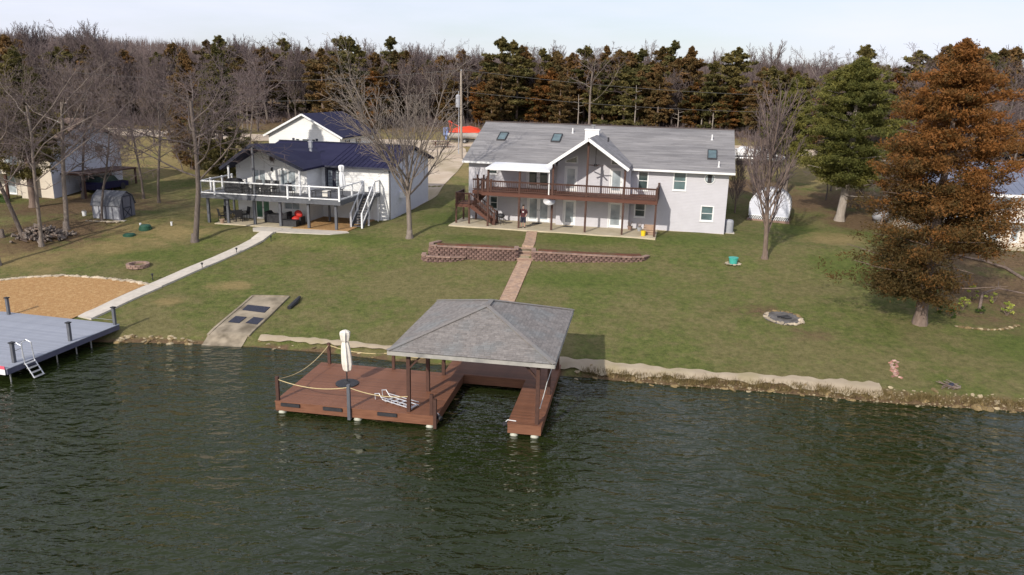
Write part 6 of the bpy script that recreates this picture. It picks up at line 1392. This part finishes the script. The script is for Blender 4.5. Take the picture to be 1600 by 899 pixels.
board_set(-.27, 6.87, .31, 5.19, DKZ, fr_, 'plank_red'); board_set(9.83, 11.24, .31, 5.19, DKZ, fr_, 'plank_red'); board_set(5.88, 11.24, 5.19, 7.62, DKZ, fr_, 'plank_red')
for u, v in ((0, .55), (3.4, .55), (6.55, .55), (10.1, .55), (10.95, .55), (0, 4.8), (3.4, 4.8), (6.4, 6.9), (10.7, 6.6), (8.4, 6.4)):
    m = MB(); m.tube([(u, v - .22, .0), (u, v - .16, .0), (u, v + .5, .0), (u, v + .56, .0)], [.08, .16, .16, .08], 12); m.build('float', 'float', bd_, smooth=True)
for u, v in ((5.62, .55), (5.78, 2.88), (5.95, 4.95), (11.02, .5), (11.1, 3.7), (11.12, 7.0), (6.1, 7.3)): MB().box(u - .075, v - .075, .1, u + .075, v + .075, 3.12).build('roof_post', 'post_brown', bd_)
for u, v, h in ((-.17, .45, 1.62), (.2, 5.08, 1.62), (3.1, .27, 1.62), (3.45, 5.08, 1.55), (6.62, .46, 1.45), (6.83, .24, 1.35)): MB().box(u - .065, v - .065, .05, u + .065, v + .065, h).build('rope_post', 'post_brown' if u != 3.1 else 'frame_grey', bd_)
m = MB(); m.box(5.0, .42, 3.12, 11.5, .56, 3.32); m.box(5.0, 7.0, 3.12, 11.5, 7.14, 3.32); m.build('roof_beam', 'post_brown', bd_)
for u in (5.62, 11.02): MB().box(u - .06, .57, 3.10, u + .06, 6.99, 3.30).build('roof_beam', 'post_brown', bd_)
for u, s_ in ((5.62, 1), (11.02, -1)): MB().bar((u + s_*.05, .5, 2.5), (u + s_*.6, .5, 3.12), .07).build('knee_brace', 'post_brown', bd_)
A, B, C_, D4, ez, rz_ = 4.9, 11.7, .05, 7.8, 3.35, 4.52
cu = (A + B) / 2; hw = (B - A) / 2; f0, f1 = C_ + hw, D4 - hw
cor = [Vector((A, C_, ez)), Vector((B, C_, ez)), Vector((B, D4, ez)), Vector((A, D4, ez))]; r0, r1 = Vector((cu, f0, rz_)), Vector((cu, f1, rz_))
m = MB(); m.add(cor + [r0, r1] + [c + Vector((0, 0, -.05)) for c in cor], [(0, 1, 4), (1, 2, 5, 4), (2, 3, 5), (3, 0, 4, 5), (9, 8, 7, 6)]); hr = m.build('hip_roof', 'shingle_dock', bd_)
m = MB()
def face(o, e, up_pt, length, lo_k, hi_k, seed):
    o, e = Vector(o), Vector(e); s_ = (up_pt - o) - e * (up_pt - o).dot(e); U = s_.length; s_ /= U; n_ = e.cross(s_)
    shingles(m, o, e, s_, n_, length, U, .13, .24, lo=lambda t: lo_k * t / U, hi=lambda t: length - hi_k * t / U, seed=seed)
face(cor[0], (1, 0, 0), r0, B - A, hw, hw, 31); face(cor[1], (0, 1, 0), r0, D4 - C_, hw, hw, 32); face(cor[2], (-1, 0, 0), r1, B - A, hw, hw, 33); face(cor[3], (0, -1, 0), r1, D4 - C_, hw, hw, 34)
m.build('shingles', 'shingle_dock', hr, kind='stuff')
m = MB()
for c, r_ in ((cor[0], r0), (cor[1], r0), (cor[2], r1), (cor[3], r1)): m.bar(c + Vector((0, 0, .02)), r_ + Vector((0, 0, .03)), .2, .03)
m.bar(r0 + Vector((0, 0, .03)), r1 + Vector((0, 0, .03)), .22, .03); m.build('hip_caps', 'shingle_dock', hr)
m = MB()
for a, b in ((0, 1), (1, 2), (2, 3), (3, 0)): m.bar(cor[a] + Vector((0, 0, -.1)), cor[b] + Vector((0, 0, -.1)), .04, .16)
m.build('fascia', 'fascia_grey', hr)
for u in (.45, 2.35, 4.75): MB().box(u - .42, .26, .36, u + .42, .325, .5).build('bumper', 'dark', bd_)
for u, v in ((6.87, .5), (9.82, .5)):
    m = MB(); m.tube([(u, v, .5), (u + (.18 if u < 8 else -.18), v - .1, .42)], [.08, .1], 8); m.build('corner_wheel', 'dark', bd_); m = MB(); m.tube([(u - (.25 if u < 8 else -.35), v, .6), (u, v, .62), (u + (.12 if u < 8 else -.12), v - .05, .5)], .018, 5); m.build('cleat', 'trim_white', bd_)
def rope(label, p, q, sag, mt='rope', r_=.018):
    p, q = Vector(p), Vector(q); pts = [p.lerp(q, i/12) - Vector((0, 0, sag * 4 * (i/12) * (1 - i/12))) for i in range(13)]
    w_ = [Vector(FD.w(a.x, a.y, a.z)) for a in pts]; m = MB(); m.tube([a - w_[0] for a in w_], r_, 5); o = m.build('rope', mt); o.location = w_[0]; tag(o, label, 'rope', 'ropes strung between the dock posts')
rope('rope along the left end of the brown dock', (-.17, .45, 1.52), (.2, 5.08, 1.52), .38)
rope('sagging rope along the front of the brown dock left of the dark post', (-.17, .45, 1.5), (3.1, .27, 1.5), .22)
rope('yellow rope from the dark front post to the dock roof post', (3.1, .27, 1.5), (5.6, .47, 1.25), .16)
rope('rope along the back of the brown dock behind the umbrella', (.2, 5.08, 1.5), (3.45, 5.08, 1.4), .2)
rope('rope at the back of the brown dock by the roof posts', (3.45, 5.08, 1.4), (5.95, 4.95, 1.5), .18)
rope('pale rope on the right side of the dock roof, upper length', (11.18, 2.2, 1.7), (11.2, 6.9, 2.5), .22, 'rope_white'); rope('pale rope on the right finger of the dock, lower length', (11.12, .5, 1.25), (11.18, 2.2, 1.7), .05, 'rope_white')
closed_umbrella('closed cream patio umbrella on the brown dock', FD.w(1.99, 2.84, DKZ), 2.55, 'canvas', .52)
t = thing('dock_ladder', 'aluminium swim ladder lying on the brown dock', 'ladder', FD.w(4.85, 1.25, DKZ), FD.a + R(-20))
for v in (-.24, .24):
    m = MB(); m.tube([(-.95, v, .05), (-.98, v, .30), (-.75, v, .36), (-.55, v, .12), (1.0, v, .06)], .025, 6); m.build('rail', 'aluminium', t)
    m = MB(); m.tube([(-.6, v, .22), (1.0, v, .20)], .018, 6); m.build('rail', 'aluminium', t)
for k in range(5): x = -.4 + k*.33; MB().box(x - .05, -.24, .055, x + .05, .24, .085).build('rung', 'aluminium', t); MB().box(x - .02, -.25, .06, x + .02, -.22, .22).build('strut', 'aluminium', t)

# ------------------------------------------------------------------ grey dock at the left edge
FK = Fr(-23.0, 32.6, -13); KZ = .75
gd = thing('grey_dock', 'grey decked dock on thin legs at the left edge', 'dock', FK.w(0, 0, 0), FK.a)
m = MB(); m.box(-14, 0, KZ - .3, 0, .05, KZ - .036); m.box(-.05, .05, KZ - .3, 0, 7.15, KZ - .036); m.box(-14, 7.1, KZ - .3, -.05, 7.15, KZ - .036)
for i in range(10): m.box(-1.2 - i*1.3, .05, KZ - .25, -1.15 - i*1.3, 7.1, KZ - .037)
gf = m.build('dock_frame', 'fascia_slate', gd)
board_set(-14, .02, -.02, 7.17, KZ, gf, 'plank_grey')
for u, v in ((-.36, .75), (-.30, 4.05), (-.14, 7.0), (-6.9, 6.8), (-6.9, .3)):
    o = MB().box(u - .07, v - .07, KZ, u + .07, v + .07, KZ + .95).build('post', 'frame_grey', gd); MB().box(u - .11, v - .11, KZ + .95, u + .11, v + .11, KZ + 1.0).build('post_cap', 'dark', o)
for u, v in ((-.15, .25), (-.15, 2.95), (-.15, 4.2), (-.15, 5.2), (-3, .3), (-6, .3), (-3, 3.5), (-6, 3.5)): m = MB(); m.cyl(u, v, -1.6, KZ - .3, .035, n=8); m.build('leg', 'steel', gd)
m = MB(); m.bar((-1.9, 7.0, KZ + .25), (-.2, 7.0, KZ + .25), .02); m.build('rear_rail', 'steel', gd)
t = thing('dock_ladder', 'aluminium boarding ladder hooked on the edge of the grey dock', 'ladder', FK.w(.03, 1.1, KZ), FK.a)
for v in (-.27, .27):
    m = MB(); m.tube([(-.55, v, .0), (-.5, v, .75), (-.2, v, .95), (.05, v, .85), (.12, v, 0), (.55, v, -.7)], .028, 6); m.build('rail', 'aluminium', t)
for k in range(4): x = .10 + k*.14; MB().box(x - .06, -.27, -.08 - k*.2, x + .10, .27, -.05 - k*.2).build('rung', 'aluminium', t)
m = MB(); m.bar((-.5, -.27, .5), (-.5, .27, .5), .03); m.bar((-.22, -.27, .94), (-.22, .27, .94), .03); m.build('crossbar', 'aluminium', t)
t = thing('dock_sign', 'small pink and white sign on the front of the grey dock', 'sign', FK.w(-.3, -.06, .45), FK.a)
MB().box(-.22, 0, 0, .22, .02, .26).build('lower_panel', 'trim_white', t); MB().box(-.22, -.003, .262, .22, .02, .42).build('upper_panel', 'pink', t)

# ------------------------------------------------------------------ boats, pole, wires behind the houses
def hull_mesh(L_, W_, h, mt_, par, name='hull'):
    m = MB(); n = 9; secs = 8; vs_ = []
    for i in range(secs + 1):
        t = i / secs; w_ = W_/2 * (1 if t < .55 else math.sqrt(max(0, 1 - ((t - .55)/.47)**2))); w_ = max(w_, .03)
        for k in range(n): a = -1 + 2*k/(n-1); z = h * (abs(a) ** 1.6) * .8 + .2*h + (.25*h*t*t if abs(a) > .6 else .12*h*t*t); vs_.append((-L_/2 + L_*t, a*w_, z - .2*h))
    m.add(vs_, [(i*n+k, i*n+k+1, (i+1)*n+k+1, (i+1)*n+k) for i in range(secs) for k in range(n-1)] + [tuple(range(n))]); return fix_normals(m.build(name, mt_, par, smooth=True))
def wheel(par, x, y, r_=.3):
    m = MB(); m.tube([(x, y - .1, r_), (x, y + .1, r_)], r_, 14); o = m.build('wheel', 'dark', par); m = MB(); m.tube([(x, y - .11, r_), (x, y + .11, r_)], r_*.5, 10); m.build('rim', 'steel', o)
bx, by = -6.6, 105
t = thing('trailered_boat', 'white speedboat under a bright red cover beyond the driveway', 'boat', (bx, by, gz(bx, by)), R(-4))
h_ = hull_mesh(5.0, 2.1, .95, 'white_vinyl', t); h_.location.z = .55
m = MB(); m.ext([(-2.3, -1.02, 1.4), (1.6, -1.0, 1.45), (2.3, -.5, 1.6), (2.3, .5, 1.6), (1.6, 1.0, 1.45), (-2.3, 1.02, 1.4)], (0, 0, .12)); m.ext([(-2.2, -.95, 1.5), (-1.5, -.9, 2.0), (.3, -.85, 2.25), (1.4, -.8, 2.0), (1.9, -.6, 1.6)], (0, 1.75, 0)); fix_normals(m.build('cover', 'cover_red', t))
m = MB(); m.box(-3.2, -.4, .9, -2.55, .4, 2.0); m.box(-3.0, -.15, .3, -2.7, .15, .9); o = m.build('outboard_motor', 'blue_tarp', t); bv = o.modifiers.new('bevel', 'BEVEL'); bv.width = .1; bv.segments = 2
m = MB(); m.tube([(-2.0, -.9, 1.5), (-2.4, -.8, 2.9), (-2.4, .8, 2.9), (-2.0, .9, 1.5)], .05, 6); m.tube([(-2.4, -.8, 2.9), (-.6, -.85, 2.0)], .05, 6); m.build('tow_arch', 'cover_red', t)
m = MB(); m.box(-2.4, -.9, .4, 2.2, -.8, .5); m.box(-2.4, .8, .4, 2.2, .9, .5); m.bar((2.0, 0, .45), (3.6, 0, .45), .1); m.box(-.3, -1.0, .3, -.1, 1.0, .4); m.build('trailer_frame', 'dark', t); wheel(t, -.2, -1.05); wheel(t, -.2, 1.05)
t = thing('picnic_table', 'dark red wooden picnic table beside the utility pole', 'picnic table', (-9.6, 100.0, gz(-9.6, 100)), .2)
for k in range(4): MB().box(-1.2, -.38 + k*.195, .72, 1.2, -.21 + k*.195, .77).build('plank', 'deck_brown', t)
for s_ in (-1, 1): MB().box(-1.2, s_*.75 - .14, .42, 1.2, s_*.75 + .14, .46).build('bench', 'deck_brown', t); MB().bar((s_*.8, -.7, 0), (s_*.8, .25, .74), .08, .05).build('leg', 'deck_brown', t); MB().bar((s_*.8 + .06, .7, 0), (s_*.8 + .06, -.25, .74), .08, .05).build('leg', 'deck_brown', t)
px_, py_ = 28.3, 89.5
t = thing('pontoon_boat', 'white pontoon boat parked behind the right end of the grey house', 'boat', (px_, py_, gz(px_, py_)), R(-12))
for v in (-.9, .9): m = MB(); m.tube([(-2.9, v, .75), (-2.6, v, .75), (2.2, v, .75), (3.0, v, .95)], [.15, .3, .3, .06], 12); m.build('pontoon', 'steel', t, smooth=True)
MB().box(-2.8, -1.2, 1.05, 2.7, 1.2, 1.15).build('deck', 'shed_light', t)
m = MB(); m.box(-2.7, -1.2, 1.15, 2.6, -1.14, 1.75); m.box(-2.7, 1.14, 1.15, 2.6, 1.2, 1.75); m.box(2.54, -1.14, 1.15, 2.6, 1.14, 1.75); m.box(-2.7, -1.14, 1.15, -2.64, 1.14, 1.75); m.build('side_panels', 'white_vinyl', t)
for a, b in ((-2.5, -1.2), (-.6, .5), (1.3, 2.4)): m = MB(); m.blob(((a + b)/2, 0, 1.75), ((b - a)/2, .95, .35), 3, 10, 5, .08); m.build('seat_cover', 'white_vinyl', t, smooth=True)
m = MB(); m.box(-2.6, -.75, .3, 2.6, -.65, .42); m.box(-2.6, .65, .3, 2.6, .75, .42); m.build('trailer_frame', 'dark', t); wheel(t, -.9, -1.1); wheel(t, -.9, 1.1)
for x in (-2.4, 2.2): MB().box(x - .06, -.7, -.05, x + .06, .7, .3).build('stand', 'dark', t)
PX, PY = -6.39, 91.4; PZ = gz(PX, PY)
t = thing('utility_pole', 'wooden utility pole with a grey transformer behind the houses', 'utility pole', (PX, PY, PZ), 0)
m = MB(); m.tube([(0, 0, -.5), (-.12, 0, 15.5 - PZ)], [.17, .11], 10); m.build('pole', 'pole_wood', t)
m = MB(); m.cyl(-.45, 0, 11.4 - PZ, 12.7 - PZ, .27, n=14); m.lathe(-.45, 0, [(12.7 - PZ, .27), (12.85 - PZ, .12)], 14); m.cyl(-.38, 0, 12.8 - PZ, 13.2 - PZ, .05, n=6); m.build('transformer', 'shed_light', t, smooth=False)
m = MB(); m.bar((-.2, 0, 12.3 - PZ), (0, 0, 12.3 - PZ), .12); m.build('bracket', 'steel', t)
m = MB(); m.cyl(-.1, 0, 15.4 - PZ, 15.65 - PZ, .06, n=8); m.build('insulator', 'shed_light', t)
t = thing('thin_pole', 'thin pale metal pole standing beside the utility pole', 'pole', (-7.0, 95.0, gz(-7, 95)), 0); m = MB(); m.cyl(0, 0, -.3, 6.0, .06, .05, 8); m.build('shaft', 'shed_light', t); m = MB(); m.cyl(0, 0, 6.0, 6.08, .08, n=8); m.build('cap', 'shed_light', t)
def wire(label, a, b, sag):
    a, b = Vector(a), Vector(b); pts = [a.lerp(b, i/20) - Vector((0, 0, sag*4*(i/20)*(1 - i/20))) for i in range(21)]; m = MB(); m.tube([p - a for p in pts], .022, 4); o = m.build('power_line', 'wire'); o.location = a; tag(o, label, 'power line', 'overhead power lines')
wire('upper power line running left from the utility pole', (PX - .1, PY, 15.65), (-75, 101, 16.4), 2.3); wire('upper power line running right from the utility pole', (PX - .1, PY, 15.65), (75, 96, 16.0), 2.2)
wire('lower power line running left from the utility pole', (PX - .1, PY, 13.2), (-75, 101, 14.2), 2.3); wire('lower power line running right from the utility pole', (PX - .1, PY, 13.2), (75, 96, 14.2), 2.0)
